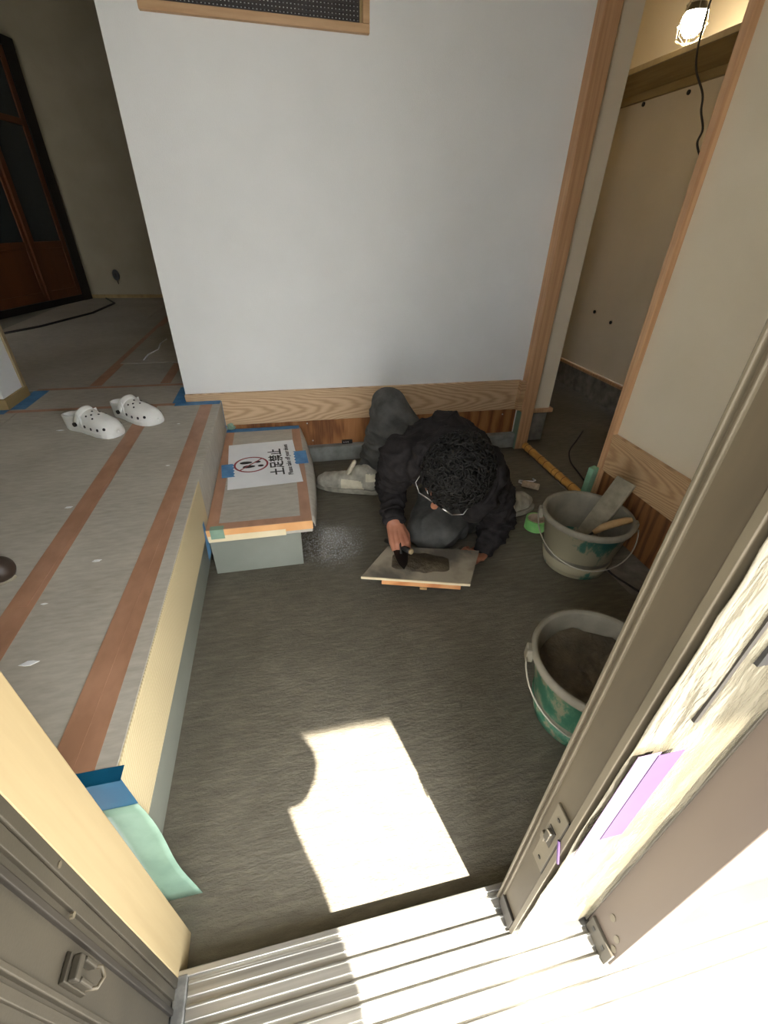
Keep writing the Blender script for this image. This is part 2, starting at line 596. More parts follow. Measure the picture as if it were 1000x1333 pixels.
# ---------------------------------------------------------------- structure: floor
fl = struct('floor', (-0.42, 2.46, 0.255, 3.75, -0.06, -0.004), 'closet_concrete', label='rough concrete floor under the mortar screed')
bm = bmesh.new()
prism(bm, [(-0.40, 0.255), (1.24, 0.255), (1.20, 1.10), (1.16, 1.275), (0.66, 1.265), (0.40, 1.27), (0.38, 2.30), (-0.40, 2.30)], -0.004, 0.0)
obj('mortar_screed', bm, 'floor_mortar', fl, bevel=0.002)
bm = bmesh.new()
prism(bm, [(0.40, 1.274), (0.66, 1.270), (1.16, 1.281), (1.20, 1.14), (1.385, 1.2), (1.40, 2.30), (0.384, 2.30)], -0.004, -0.0025)
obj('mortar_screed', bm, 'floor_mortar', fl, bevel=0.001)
bm = bmesh.new()
box(bm, 1.405, 2.44, 0.9, 3.7, -0.004, -0.002)
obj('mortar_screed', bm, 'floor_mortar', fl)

# raised hall floor (platform)
fh = struct('floor_hall', (-2.6, -0.375, 0.44, 6.1, 0.0, 0.196), 'kick_grey', label='raised hall floor covered with grey protection boards and brown tape')
bx('deck', (-2.6, -0.352, 0.44, 6.1, 0.196, ZP - 0.003), 'kick_grey', fh)
boards = [(-0.345, -0.668, 0.445, 2.29), (-0.670, -1.25, 0.445, 2.29), (-1.252, -2.2, 0.445, 2.29),
          (-0.515, -1.30, 2.292, 2.61), (-0.515, -1.02, 2.612, 3.10), (-1.022, -2.2, 2.612, 4.3), (-0.40, -1.02, 3.102, 4.3), (-0.40, -1.2, 4.302, 6.05), (-1.202, -2.2, 4.302, 6.05)]
for x1, x0, y0, y1 in boards:
    bx('protection_board', (x0, x1, y0, y1, ZP - 0.003, ZP + (0.004 if (y0 == 3.102) else 0.0)), 'board_grey', fh, 0.0015)
# vertical face of the platform edge
bx('edge_sheet', (-0.352, -0.342, 0.45, 1.46, 0.2, ZP - 0.001), 'embossed_cream', fh, 0.002)
bx('edge_sheet', (-0.352, -0.342, 1.46, YB - 0.002, 0.2, ZP - 0.001), 'board_grey', fh, 0.002)


def strip(pts, mat, parent, name='tape_strip', th=0.0006, axis='z'):
    bm = bmesh.new()
    vv = [Vector(p) for p in pts]
    n = (vv[1] - vv[0]).cross(vv[2] - vv[0]).normalized() * th
    a = [bm.verts.new(p) for p in vv]; c = [bm.verts.new(p + n) for p in vv]
    bm.faces.new(a[::-1]); bm.faces.new(c)
    k = len(vv)
    for i in range(k):
        bm.faces.new((a[i], a[(i + 1) % k], c[(i + 1) % k], c[i]))
    return obj(name, bm, mat, parent)


def flat(x0, x1, y0, y1, z, mat, parent, name='tape_strip', dx=0.0):
    return strip([(x0, y0, z), (x1, y0, z), (x1 + dx, y1, z), (x0 + dx, y1, z)], mat, parent, name)


ZT = ZP + 0.0003
flat(-0.700, -0.640, 0.45, 2.28, ZT, 'tape_brown', fh)
flat(-0.692, -0.655, 0.9, 2.1, ZT + 0.0008, 'tape_brown', fh, dx=0.012)
flat(-0.437, -0.380, 0.45, 2.27, ZT, 'tape_brown', fh)
flat(-0.455, -0.415, 0.45, 1.7, ZT + 0.0008, 'tape_brown', fh, dx=0.022)
flat(-1.9, -0.56, 2.275, 2.305, ZT, 'tape_brown', fh)
flat(-1.30, -0.56, 2.605, 2.635, ZT, 'tape_brown', fh)
flat(-0.70, -0.645, 2.65, 3.08, ZT, 'tape_brown', fh)
flat(-1.06, -1.0, 2.65, 6.0, ZT + 0.0002, 'tape_brown', fh)
# blue masking tape along the wall foot
flat(-0.56, -0.345, 2.262, 2.325, ZT + 0.0004, 'tape_blue', fh)
flat(-0.575, -0.512, 2.30, 2.56, ZT + 0.0008, 'tape_blue', fh)
flat(-1.309, -1.235, 2.32, 2.60, ZT + 0.0004, 'tape_blue', fh)
flat(-1.7, -1.30, 2.262, 2.325, ZT + 0.0004, 'tape_blue', fh)
strip([(-0.3415, 2.30, 0.23), (-0.3415, 2.325, 0.23), (-0.3415, 2.325, ZP), (-0.3415, 2.30, ZP)], 'tape_blue', fh)
# teal and mint tape at the near end of the platform
flat(-0.42, -0.3335, 0.436, 0.462, ZT + 0.0006, 'tape_teal', fh)
strip([(-0.42, 0.4395, 0.290), (-0.330, 0.4395, 0.297), (-0.3335, 0.4395, ZT + 0.0012), (-0.42, 0.4395, ZT + 0.0012)], 'tape_teal', fh)
bm = bmesh.new()
grid(bm, lambda u, v: Vector(((-0.395 + 0.065 * u) * (1 - v) + (-0.345 + 0.070 * u) * v + 0.003 * math.sin(7 * v) * u, 0.4390 - 0.056 * v + 0.002 * math.sin(8 * v), 0.296 - 0.295 * v)), 6, 14)
obj('mint_tape_strip', bm, 'tape_mint', fh, True, solid=0.0006)
# paint chips and dust specks on the boards
for (px, py, rr) in [(-0.98, 2.02, 0.012), (-0.72, 1.35, 0.010), (-0.55, 1.05, 0.010), (-0.58, 0.72, 0.014), (-0.47, 1.60, 0.006), (-0.66, 1.62, 0.008), (-0.50, 2.02, 0.006), (-0.62, 0.9, 0.006)]:
    bm = bmesh.new()
    prism(bm, [(px + rr * (1.4 if k % 2 else 0.8) * math.cos(k * PI / 4 + px * 9), py + rr * 0.5 * math.sin(k * PI / 4 + px * 9)) for k in range(8)], ZT, ZT + 0.0012)
    obj('paint_chip', bm, 'paper_white', fh)
bm = bmesh.new()
tube(bm, [(-0.897, 3.16, ZP + .004), (-0.90, 3.30, ZP + .006), (-0.865, 3.45, ZP + .005), (-0.885, 3.62, ZP + .006), (-0.87, 3.78, ZP + .004)], 0.0045, 6)
tag(obj('white_string', bm, 'paper_white', None, True), 'thin white string lying on the grey boards of the hall', 'string')
bm = bmesh.new()  # black tube laid as the shadow of the hall door track
tube(bm, [(-2.15, 4.0, ZP + .008), (-1.95, 4.35, ZP + .008), (-1.75, 5.0, ZP + .008), (-1.72, 5.6, ZP + .008), (-1.9, 5.95, ZP + .008)], 0.009, 6)
tag(obj('cable_and_shadow_line', bm, 'rubber_black', None, True), 'black tube standing in for the door track shadow on the hall floor', 'cable')

# ---------------------------------------------------------------- structure: walls
wb = struct('wall_back', (-0.51, 1.345, YB, YB + 0.20, 0.247, ZC), 'wall_white', label='large white wall above a pale ash baseboard')
bx('wall_lining', (1.345, 1.44, YB + 0.0, YB + 0.2, 0.0, ZC), 'wall_white', wb)
bb = bx('baseboard_back', (-0.512, 1.335, YB - 0.018, YB, 0.246, 0.419), 'ash_wood', None, 0.003)
tag(bb, 'wide pale ash baseboard with cathedral grain under the white wall', kind='structure')
bx('top_strip', (-0.512, 1.335, YB - 0.022, YB - 0.018, 0.392, 0.419), 'ash_wood', bb, 0.0015)
bx('end_return', (1.318, 1.352, YB - 0.055, YB - 0.018, 0.25, 0.419), 'ash_wood_side', bb, 0.002)
bx('plywood_panel', (-0.34, 1.36, YB + 0.002, YB + 0.014, 0.092, 0.25), 'plywood', wb)
pl = bx('plinth', (-0.34, 1.36, YB - 0.040, YB + 0.1, 0.0, 0.092), 'plinth_concrete', wb, 0.008)
bx('plinth_ledge', (0.45, 1.34, YB - 0.048, YB - 0.03, 0.066, 0.094), 'plinth_concrete', wb, 0.006)
bx('cable_slot', (0.275, 0.335, YB - 0.012, YB + 0.004, 0.092, 0.112), 'black_plastic', wb)
for k in range(3):
    bx('connector_pin', (0.283 + k * 0.012, 0.288 + k * 0.012, YB - 0.014, YB - 0.010, 0.101, 0.105), 'paper_white', wb)
for px, pz in ((0.085, 0.225), (0.11, 0.12), (1.26, 0.21)):
    bm = bmesh.new(); tube(bm, [(px, YB - 0.001, pz), (px, YB + 0.004, pz)], 0.004, 8)
    obj('nail_head', bm, 'steel', wb)

# interior lattice window in the back wall
w1 = empty('window_1', (0.028, YB, 1.752))
tag(w1, 'interior window with pale wood frame and dark lattice', kind='structure')
FR = 0.026
W0, W1, Z0, Z1 = -0.400, 0.400, 0.0, 0.46
for nm, d in (('frame_rail', (W0, W1, -0.02, 0.02, Z0, Z0 + FR)), ('frame_rail', (W0, W1, -0.02, 0.02, Z1 - FR, Z1)), ('frame_stile', (W0, W0 + FR, -0.02, 0.02, Z0 + FR, Z1 - FR)), ('frame_stile', (W1 - FR, W1, -0.02, 0.02, Z0 + FR, Z1 - FR))):
    bx(nm, d, 'frame_wood', w1, 0.002)
bx('inner_bead', (W1 - FR - 0.010, W1 - FR, -0.008, 0.01, Z0 + FR, Z1 - FR), 'shelf_wood', w1)
bx('backing_pane', (W0 + FR, W1 - FR, 0.004, 0.008, Z0 + FR, Z1 - FR), 'paper_white', w1)
bm = bmesh.new()
nx, pitch = 55, (W1 - W0 - 2 * FR - 0.01) / 55
for k in range(nx + 1):
    x = W0 + FR + k * pitch
    box(bm, x - 0.0046, x + 0.0046, -0.006, -0.001, Z0 + FR, Z1 - FR)
for k in range(36):
    z = Z0 + FR + 0.003 + k * 0.0115
    box(bm, W0 + FR, W1 - FR - 0.01, -0.008, -0.003, z - 0.0036, z + 0.0036)
tag(obj('lattice', bm, 'lattice_dark', w1), kind='stuff')

# wood post at the end of the back wall
t1 = bx('trim_1', (1.349, 1.428, 2.266, YB, 0.0, ZC), 'post_wood', None, 0.004)
tag(t1, 'pale wooden post at the right end of the back wall', kind='structure')
bx('mint_edge_tape', (1.3482, 1.349, 2.268, 2.325, 0.0, 0.24), 'tape_mint', t1)
# closet
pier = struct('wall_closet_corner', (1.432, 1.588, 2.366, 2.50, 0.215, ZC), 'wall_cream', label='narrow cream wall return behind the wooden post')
bx('wall_cap', (1.432, 1.612, 2.352, 2.50, 0.196, 0.222), 'post_wood', pier, 0.003)
bx('plinth', (1.432, 1.590, 2.366, 2.50, 0.0, 0.196), 'closet_concrete', pier, 0.012)
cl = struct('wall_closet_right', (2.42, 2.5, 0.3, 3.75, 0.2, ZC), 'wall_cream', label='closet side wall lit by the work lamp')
bx('wall_trim', (2.395, 2.42, 0.3, 3.75, 0.176, 0.2), 'post_wood', cl, 0.003)
bx('plinth', (2.41, 2.5, 0.3, 3.75, 0.0, 0.178), 'closet_concrete', cl)
struct('wall_closet_back', (1.5, 2.5, 3.70, 3.78, 0.0, ZC), 'wall_cream')
struct('wall_closet_inner', (1.44, 1.588, 2.50, 3.70, 0.0, ZC), 'wall_cream')
struct('wall_closet_front', (1.44, 2.5, 0.86, 0.94, 0.0, ZC), 'wall_cream')
sh = bx('closet_shelf', (2.075, 2.42, 0.94, 3.70, 1.895, 1.915), 'shelf_wood', None, 0.002)
tag(sh, 'wide wooden shelf high on the closet wall below the work lamp', 'shelf')
bx('front_edge', (2.062, 2.075, 0.94, 3.70, 1.893, 1.919), 'jamb_wood', sh, 0.002)
bx('wall_batten', (2.39, 2.42, 0.94, 3.70, 1.855, 1.895), 'shelf_wood', sh, 0.002)
for k, (yy, zz) in enumerate(((3.36, 1.84), (2.98, 1.83), (3.30, 0.62), (3.08, 0.58))):
    bm = bmesh.new(); tube(bm, [(2.412, yy, zz), (2.421, yy, zz)], 0.012, 8)
    obj('screw_mark', bm, 'black_plastic', cl)

# right wall
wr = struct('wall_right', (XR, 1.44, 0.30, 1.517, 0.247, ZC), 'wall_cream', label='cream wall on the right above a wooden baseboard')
br = bx('baseboard_right', (XR - 0.020, XR, 0.30, 1.517, 0.246, 0.419), 'ash_wood_side', None, 0.003)
tag(br, 'wide wooden baseboard along the right wall behind the buckets', kind='structure')
bx('top_strip', (XR - 0.024, XR - 0.020, 0.30, 1.517, 0.392, 0.419), 'ash_wood_side', br, 0.0015)
bx('plywood_panel', (XR - 0.006, XR + 0.055, 0.30, 1.517, 0.0, 0.247), 'plywood_dark', wr)
t2 = bx('trim_2', (XR - 0.026, 1.445, 1.517, 1.548, 0.0, ZC), 'post_wood', None, 0.003)
tag(t2, 'slim wooden post ending the cream right wall at the closet opening', kind='structure')

# hall walls
ws = struct('wall_hall_stub', (-2.4, -1.31, YB, YB + 0.20, ZP, ZC), 'wall_white', label='white wall end left of the hall opening')
bx('baseboard', (-2.4, -1.30, YB - 0.012, YB + 0.212, ZP, ZP + 0.05), 'shelf_wood', ws, 0.002)
bx('corner_trim', (-1.312, -1.300, YB + 0.185, YB + 0.212, ZP + 0.05, ZC), 'jamb_wood', ws, 0.002)
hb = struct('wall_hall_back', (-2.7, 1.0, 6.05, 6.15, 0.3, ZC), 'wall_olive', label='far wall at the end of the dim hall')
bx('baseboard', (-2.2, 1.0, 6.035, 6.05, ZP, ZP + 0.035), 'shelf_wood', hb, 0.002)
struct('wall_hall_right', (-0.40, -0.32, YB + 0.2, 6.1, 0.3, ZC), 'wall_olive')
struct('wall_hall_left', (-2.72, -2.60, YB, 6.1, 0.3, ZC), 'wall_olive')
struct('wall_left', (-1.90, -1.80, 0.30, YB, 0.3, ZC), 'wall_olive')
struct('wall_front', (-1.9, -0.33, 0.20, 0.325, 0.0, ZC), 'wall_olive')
struct('ceiling', (-2.75, 2.52, 0.30, 6.2, ZC, ZC + 0.06), 'ceiling_board')
struct('wall_front_header', (-1.9, 2.5, 0.10, 0.325, 2.12, ZC + 0.1), 'wall_olive')
struct('wall_front_upper', (-1.9, -0.345, 0.10, 0.325, 2.06, 2.12), 'wall_olive')
struct('door_head', (-0.345, 1.40, 0.10, 0.325, 2.06, 2.12), 'bronze', label='bronze head rail above the sliding doors')
struct('wall_front_right', (1.40, 2.5, 0.10, 0.32, 0.0, 2.06), 'wall_white')

# outlet on the far hall wall
ol = empty('wall_outlet', (-1.761, 6.05, 0.56))
tag(ol, 'unfinished black electrical outlet on the far hall wall', 'outlet')
bm = bmesh.new(); prism(bm, [(0.035 * math.cos(a * PI / 8), 0.055 * math.sin(a * PI / 8)) for a in range(16)], -0.001, 0.006)
o = obj('outlet_box', bm, 'black_plastic', ol); o.rotation_euler = (PI / 2, 0, 0); o.location = (0, 0, 0.055)
bx('outlet_face', (-0.016, 0.010, -0.010, -0.006, 0.035, 0.075), 'dark_steel', ol)
bm = bmesh.new(); tube(bm, [(0.0, -0.008, 0.02), (0.006, -0.014, -0.01), (0.004, -0.010, -0.035)], 0.004, 6)
obj('wire_end', bm, 'rubber_black', ol)

# glazed brown sliding doors on the left of the hall
ddx, ddy = (-2.113 + 2.50), (6.03 - 4.60)
ang = math.atan2(ddy, ddx)
d1 = empty('door_1', (-2.50, 4.60, ZP), ang)
tag(d1, 'brown wooden hall doors with glass panes in a black frame', kind='structure')
LD = math.hypot(ddx, ddy)
bx('bottom_track', (0, LD, -0.05, 0.05, 0.0, 0.06), 'door_black', d1)
bx('frame_post', (LD - 0.14, LD - 0.005, -0.06, 0.04, 0.0, 2.05), 'door_black', d1)
bx('frame_head', (0, LD, -0.06, 0.04, 1.98, 2.05), 'door_black', d1)
for k, (a0, a1) in enumerate(((0.0, LD - 0.62), (LD - 0.64, LD - 0.14))):
    yy = -0.012 - 0.02 * k
    lf = empty('door_leaf'); lf.parent = d1
    bx('stile', (a0, a0 + 0.06, yy - 0.015, yy + 0.015, 0.06, 1.98), 'door_brown', lf, 0.003)
    bx('stile', (a1 - 0.06, a1, yy - 0.015, yy + 0.015, 0.06, 1.98), 'door_brown', lf, 0.003)
    bx('rail', (a0 + 0.06, a1 - 0.06, yy - 0.014, yy + 0.014, 0.06, 0.14), 'door_brown', lf, 0.003)
    bx('rail', (a0 + 0.06, a1 - 0.06, yy - 0.014, yy + 0.014, 0.50, 0.56), 'door_brown', lf, 0.003)
    bx('rail', (a0 + 0.06, a1 - 0.06, yy - 0.014, yy + 0.014, 1.45, 1.50), 'door_brown', lf, 0.003)
    bx('rail', (a0 + 0.06, a1 - 0.06, yy - 0.014, yy + 0.014, 1.92, 1.98), 'door_brown', lf, 0.003)
    bx('panel', (a0 + 0.06, a1 - 0.06, yy - 0.004, yy + 0.004, 0.14, 0.50), 'door_brown', lf)
    bx('pane', (a0 + 0.06, a1 - 0.06, yy - 0.003, yy + 0.003, 0.56, 1.45), 'dark_glass', lf)
    bx('pane', (a0 + 0.06, a1 - 0.06, yy - 0.003, yy + 0.003, 1.50, 1.92), 'dark_glass', lf)

# ---------------------------------------------------------------- entrance: jamb, sill, leaves, porch
jf = bx('trim_3', (-0.345, -0.287, 0.253, 0.326, 0.0, 2.06), 'jamb_wood', None, 0.002)
tag(jf, 'cream wooden jamb lining left of the entrance opening', kind='structure')
jb = bx('door_frame_left', (-0.36, -0.294, 0.02, 0.253, 0.0, 2.06), 'bronze', None)
tag(jb, 'dark bronze aluminium frame post on the left of the entrance', kind='structure')
for y0, y1, x1, mt in ((0.240, 0.253, -0.2865, 'bronze'), (0.226, 0.2395, -0.2890, 'bronze'), (0.209, 0.2165, -0.2880, 'bronze_dark'), (0.160, 0.166, -0.2875, 'bronze'), (0.146, 0.156, -0.2905, 'bronze'), (0.118, 0.134, -0.2890, 'bronze'), (0.06, 0.108, -0.2915, 'bronze')):
    bx('frame_ridge', (-0.30, x1, y0, y1, ZS, 2.06), mt, jb, 0.0012)
for yy, zz in ((0.246, 0.585), (0.221, 0.52)):
    bm = bmesh.new(); tube(bm, [(-0.289, yy, zz), (-0.2855, yy, zz)], 0.0035, 8)
    obj('screw_head', bm, 'bronze_light', jb)
# hook catch
ct = empty('hook_catch'); ct.parent = jb; ct.location = (-0.2935, 0.186, 0.462); ct.scale = (0.85, 0.72, 0.72)
bm = bmesh.new(); prism(bm, [(0, -0.018), (0.006, -0.016), (0.006, 0.016), (0, 0.018)], -0.045, 0.045)
obj('catch_plate', bm, 'bronze', ct, bevel=0.001)
for d in ((0.006, 0.016, -0.015, 0.015, 0.018, 0.036), (0.006, 0.018, -0.015, -0.008, -0.03, 0.018), (0.006, 0.018, 0.008, 0.015, -0.030, 0.018)):
    bx('catch_block', d, 'bronze', ct, 0.002)
bx('catch_slot', (0.0062, 0.0075, -0.008, 0.008, -0.004, 0.018), 'black_plastic', ct)
bm = bmesh.new(); tube(bm, [(0.008, -0.013, -0.030), (0.020, -0.012, -0.040), (0.024, 0.0, -0.046), (0.020, 0.012, -0.040), (0.008, 0.013, -0.030)], 0.0028, 8)
obj('catch_loop', bm, 'bronze_light', ct, True)

# sill with rails
sl = struct('door_sill', (-0.292, 1.40, 0.02, 0.262, 0.0, ZS - 0.008), 'aluminium', label='ribbed aluminium sill of the sliding entrance door')
bx('sill_lip', (-0.292, 1.40, 0.252, 0.262, ZS - 0.010, ZS + 0.001), 'aluminium', sl, 0.0012)
for k in range(8):
    yc = 0.238 - k * 0.029
    bx('sill_rail', (-0.27, 1.40, yc - 0.0115, yc + 0.009, ZS - 0.010, ZS - 0.004), 'aluminium', sl, 0.0015)
    bx('sill_rib', (-0.27, 1.40, yc + 0.0035, yc + 0.007, ZS - 0.004, ZS - 0.001), 'aluminium', sl, 0.0008)
bx('end_block', (-0.292, -0.271, 0.02, 0.256, ZS - 0.010, ZS + 0.002), 'aluminium_dull', sl, 0.002)

# sliding door leaf with lock
l1 = empty('door_2', (0.31, 0.0, ZS)); tag(l1, 'sliding door leaf with lock plate on its edge, wrapped in film', kind='structure')
HL = 2.0
Y0, Y1 = 0.183, 0.243
bx('stile', (0.0, 0.055, Y0 + 0.004, Y1 - 0.003, 0.004, HL), 'brown_stile', l1, 0.0015)
# raised ribs running up the leading edge
for y0, y1, dx, mt in ((Y1 - 0.004, Y1, 0.006, 'bronze_light'), (Y1 - 0.012, Y1 - 0.009, 0.004, 'bronze_light'), (Y0, Y0 + 0.009, 0.004, 'bronze_light')):
    bx('edge_rib', (-dx, 0.02, y0, y1, 0.006, HL), mt, l1, 0.001)
bx('guide_cap', (-0.005, 0.0, Y0 + 0.010, Y1 - 0.010, 0.004, 0.05), 'bronze_dark', l1, 0.001)
bx('stile', (0.82, 0.88, Y0 + 0.004, Y1 - 0.003, 0.004, HL), 'brown_stile', l1, 0.0015)
bx('rail', (0.055, 0.82, Y0 + 0.006, Y1 - 0.006, 0.004, 0.10), 'bronze_light', l1, 0.001)
bx('rail', (0.055, 0.82, Y0 + 0.006, Y1 - 0.006, HL - 0.08, HL), 'bronze_light', l1, 0.001)
bx('rail', (0.055, 0.82, Y0 + 0.010, Y1 - 0.010, 0.85, 0.93), 'bronze_light', l1, 0.001)
bx('panel', (0.055, 0.82, Y0 + 0.026, Y0 + 0.034, 0.10, 0.85), 'bronze', l1)
bx('panel', (0.055, 0.82, Y0 + 0.026, Y0 + 0.034, 0.93, HL - 0.08), 'bronze', l1)
# wrapping film with folds over the outer face
bm = bmesh.new()


def film(u, v):
    x = -0.002 + 0.43 * u
    z = 0.02 + 1.2 * v
    yy = Y0 - 0.004 - 0.006 * abs(noise.noise(Vector((x * 34, 0.3, z * 5)))) - 0.003 * abs(noise.noise(Vector((x * 60, 2.3, z * 14 + x * 30))))
    return Vector((x, yy, z))


grid(bm, film, 64, 90)
obj('wrap_film', bm, 'wrap_film', l1, True, solid=0.0008)
bx('film_slit', (0.050, 0.055, Y0 - 0.0095, Y0 - 0.003, 0.70, 1.2), 'bronze_dark', l1)
bx('film_slit', (0.078, 0.090, Y0 - 0.0100, Y0 - 0.003, 0.78, 1.2), 'black_plastic', l1)
bx('lilac_tape', (0.0, 0.028, Y0 - 0.0128, Y0 - 0.0122, 0.40, 0.66), 'tape_pink', l1)
bx('lilac_tape', (0.026, 0.058, Y0 - 0.0136, Y0 - 0.0130, 0.45, 0.655), 'tape_lilac', l1)
lp = empty('lock_plate'); lp.parent = l1; lp.location = (0.0, 0.207, 0.365)
bx('plate', (-0.004, 0.0, -0.013, 0.013, -0.085, 0.085), 'bronze_light', lp, 0.0012)
bx('latch_slot', (-0.005, -0.003, -0.006, 0.008, -0.012, 0.032), 'bronze_dark', lp)
bx('latch_bolt', (-0.012, -0.002, -0.004, 0.005, 0.004, 0.028), 'bronze', lp, 0.001)
bx('latch_tab', (-0.009, -0.002, 0.003, 0.012, -0.014, 0.004), 'bronze_light', lp, 0.001)
bx('plate_shadow_gap', (-0.0045, -0.001, -0.0150, -0.0130, -0.085, 0.085), 'bronze_dark', lp)
for zz in (-0.062, 0.062):
    bm = bmesh.new(); tube(bm, [(-0.0052, 0.0, zz), (-0.0035, 0.0, zz)], 0.003, 8)
    obj('screw_head', bm, 'dark_steel', lp)
bm = bmesh.new(); tube(bm, [(-0.005, -0.014, 0.035), (-0.007, -0.022, 0.02), (-0.006, -0.028, 0.0)], 0.0022, 6)
obj('tag_thread', bm, 'tape_lilac', lp)

l2 = empty('door_3', (0.462, 0.0, ZS)); tag(l2, 'outer sliding door leaf with plain mauve brown edge', kind='structure')
Q0, Q1 = 0.110, 0.180
bx('stile', (0.0, 0.055, Q0, Q1, 0.004, HL), 'mauve_frame', l2, 0.0015)
bx('edge_rib', (-0.004, 0.01, Q1 - 0.006, Q1, 0.004, HL), 'bronze', l2, 0.001)
gb = bx('guide_bracket', (-0.006, 0.0, Q0 + 0.004, Q1 - 0.01, -0.004, 0.045), 'bronze', l2, 0.001)
for yy in (Q0 + 0.018, Q1 - 0.026):
    bx('bracket_hole', (-0.0068, -0.005, yy, yy + 0.006, 0.018, 0.030), 'black_plastic', gb)
for yy, zz in ((0.150, 0.11), (0.128, 0.085), (0.122, 0.055)):
    bm = bmesh.new(); prism(bm, [(0.005 * math.cos(a * PI / 6), 0.010 * math.sin(a * PI / 6)) for a in range(12)], -0.001, 0.0015)
    o = obj('film_dot', bm, 'bronze_light', l2); o.rotation_euler = (PI / 2, 0, -PI / 2); o.location = (0, yy, zz)
bx('stile', (0.86, 0.92, Q0, Q1, 0.004, HL), 'mauve_frame', l2, 0.0015)
bx('rail', (0.055, 0.86, Q0 + 0.008, Q1 - 0.008, 0.004, 0.10), 'mauve_frame', l2)
bx('rail', (0.055, 0.86, Q0 + 0.008, Q1 - 0.008, HL - 0.08, HL), 'mauve_frame', l2)
bx('panel', (0.055, 0.86, Q0 + 0.030, Q0 + 0.038, 0.10, HL - 0.08), 'mauve_frame', l2)

# outside: porch ground and eave
struct('floor_porch', (-4, 5, -6, 0.02, -0.1, ZS - 0.02), 'ground_concrete', label='pale sunlit porch floor outside the door')
struct('porch_eave', (-4, 5, -1.508, 0.10, 3.20, 3.32), 'eave_grey', label='porch eave above the entrance')

# ---------------------------------------------------------------- entry step
st = empty('entry_step', (-0.14, 1.85, 0.0)); tag(st, 'low wooden entry step wrapped in grey board and brown tape', 'step')


def stp(name, d, mat, bev=0.0):
    x0, x1, y0, y1, z0, z1 = d
    return bx(name, (x0 + 0.14, x1 + 0.14, y0 - 1.85, y1 - 1.85, z0, z1), mat, st, bev)


stp('riser', (-0.341, -0.006, 1.398, 2.286, 0.0, 0.18), 'riser_grey', 0.001)
tr = stp('tread', (-0.341, 0.040, 1.372, 2.300, 0.174, 0.224), 'board_grey', 0.003)


def sflat(x0, x1, y0, y1, z, mat, name, dx=0.0):
    o = flat(x0 + 0.14, x1 + 0.14, y0 - 1.85, y1 - 1.85, z, mat, st, name, dx)
    return o


sflat(-0.339, -0.298, 1.375, 2.30, 0.2243, 'tape_brown', 'edge_tape')
sflat(-0.002, 0.040, 1.375, 2.30, 0.2243, 'tape_brown', 'edge_tape')
sflat(-0.339, 0.040, 1.373, 1.412, 0.2250, 'tape_brown', 'edge_tape')
sflat(-0.339, 0.038, 2.265, 2.308, 0.2250, 'tape_blue', 'edge_tape')
for x0, x1, z0, z1, mt, e in ((-0.339, 0.042, 0.188, 0.225, 'tape_orange', 0.0), (-0.337, -0.06, 0.172, 0.199, 'tape_cream', 0.0008), (-0.326, -0.278, 0.186, 0.226, 'tape_mint', 0.0016)):
    y = 1.372 - 1.85 - e
    strip([(x0 + 0.14, y, z0), (x1 + 0.14, y, z0), (x1 + 0.14, y, z1), (x0 + 0.14, y, z1)], mt, st, 'front_tape')
sflat(-0.326, -0.278, 1.371, 1.395, 0.2256, 'tape_mint', 'front_tape')
bm = bmesh.new()


def flap(u, v):
    y = 1.37 + 0.92 * u
    bulge = 0.030 * math.sin(PI * min(1, max(0, (0.98 - u) / 0.98))) ** 0.8
    x = 0.040 + (0.012 + bulge) * v
    z = 0.225 - 0.026 * v * v
    return Vector((x + 0.14, y - 1.85, z))


grid(bm, flap, 20, 5)
obj('board_flap', bm, 'board_grey', st, True, solid=0.002)
bm = bmesh.new()
for k in range(10):
    a = random.uniform(0, 6.28); rr = random.uniform(0.0, 0.012)
    ellipsoid(bm, (-0.315 + 0.14 + rr * math.cos(a) * 1.2, 2.292 - 1.85 + rr * math.sin(a), 0.236 + random.uniform(0, 0.02)), 0.012, 0.010, 0.009, Vector((1, 0, 0)), Vector((0, 1, 0)), Vector((0, 0, 1)), 8, 6)
ball = obj('tape_ball', bm, 'tape_mint', None); ball.location = (-0.14, 1.85, 0)
tag(ball, 'crumpled ball of mint green masking tape in the step corner', 'tape')
strip([(-0.3412, 1.33, 0.12), (-0.3412, 1.385, 0.12), (-0.3412, 1.385, 0.26), (-0.3412, 1.36, 0.26)], 'tape_blue', fh)

# sign sheet on the step
sg = empty('no_shoes_sign', (-0.1445, 1.885, 0.2262), math.radians(93.6)); tag(sg, 'white printed no outdoor shoes sheet taped on the step', 'sign')
bm = bmesh.new()
SW, SH = 0.445, 0.312
grid(bm, lambda u, v: Vector(((u - 0.5) * SW, (v - 0.5) * SH, 0.0006 + 0.0006 * noise.noise(Vector((u * 5, v * 5, 1))))), 14, 10)
obj('paper_sheet', bm, 'paper_white', sg, solid=0.0004)
bm = bmesh.new()
RC = 0.077
seg = 48
ci = Vector((-0.012, 0.055, 0))
rings = []
for rr in (RC, RC - 0.009):
    rings.append([bm.verts.new((ci.x + rr * math.cos(2 * PI * k / seg), ci.y + rr * math.sin(2 * PI * k / seg), 0.0022)) for k in range(seg)])
for k in range(seg):
    bm.faces.new((rings[0][k], rings[0][(k + 1) % seg], rings[1][(k + 1) % seg], rings[1][k]))
a = math.radians(-45)
ux, uy = Vector((math.cos(a), math.sin(a), 0)), Vector((-math.sin(a), math.cos(a), 0))
q = [ci + ux * sx * (RC - 0.004) + uy * sy * 0.0035 + Vector((0, 0, 0.0026)) for sx, sy in ((-1, -1), (1, -1), (1, 1), (-1, 1))]
bm.faces.new([bm.verts.new(p) for p in q])
obj('prohibition_ring', bm, 'ink_red', sg)
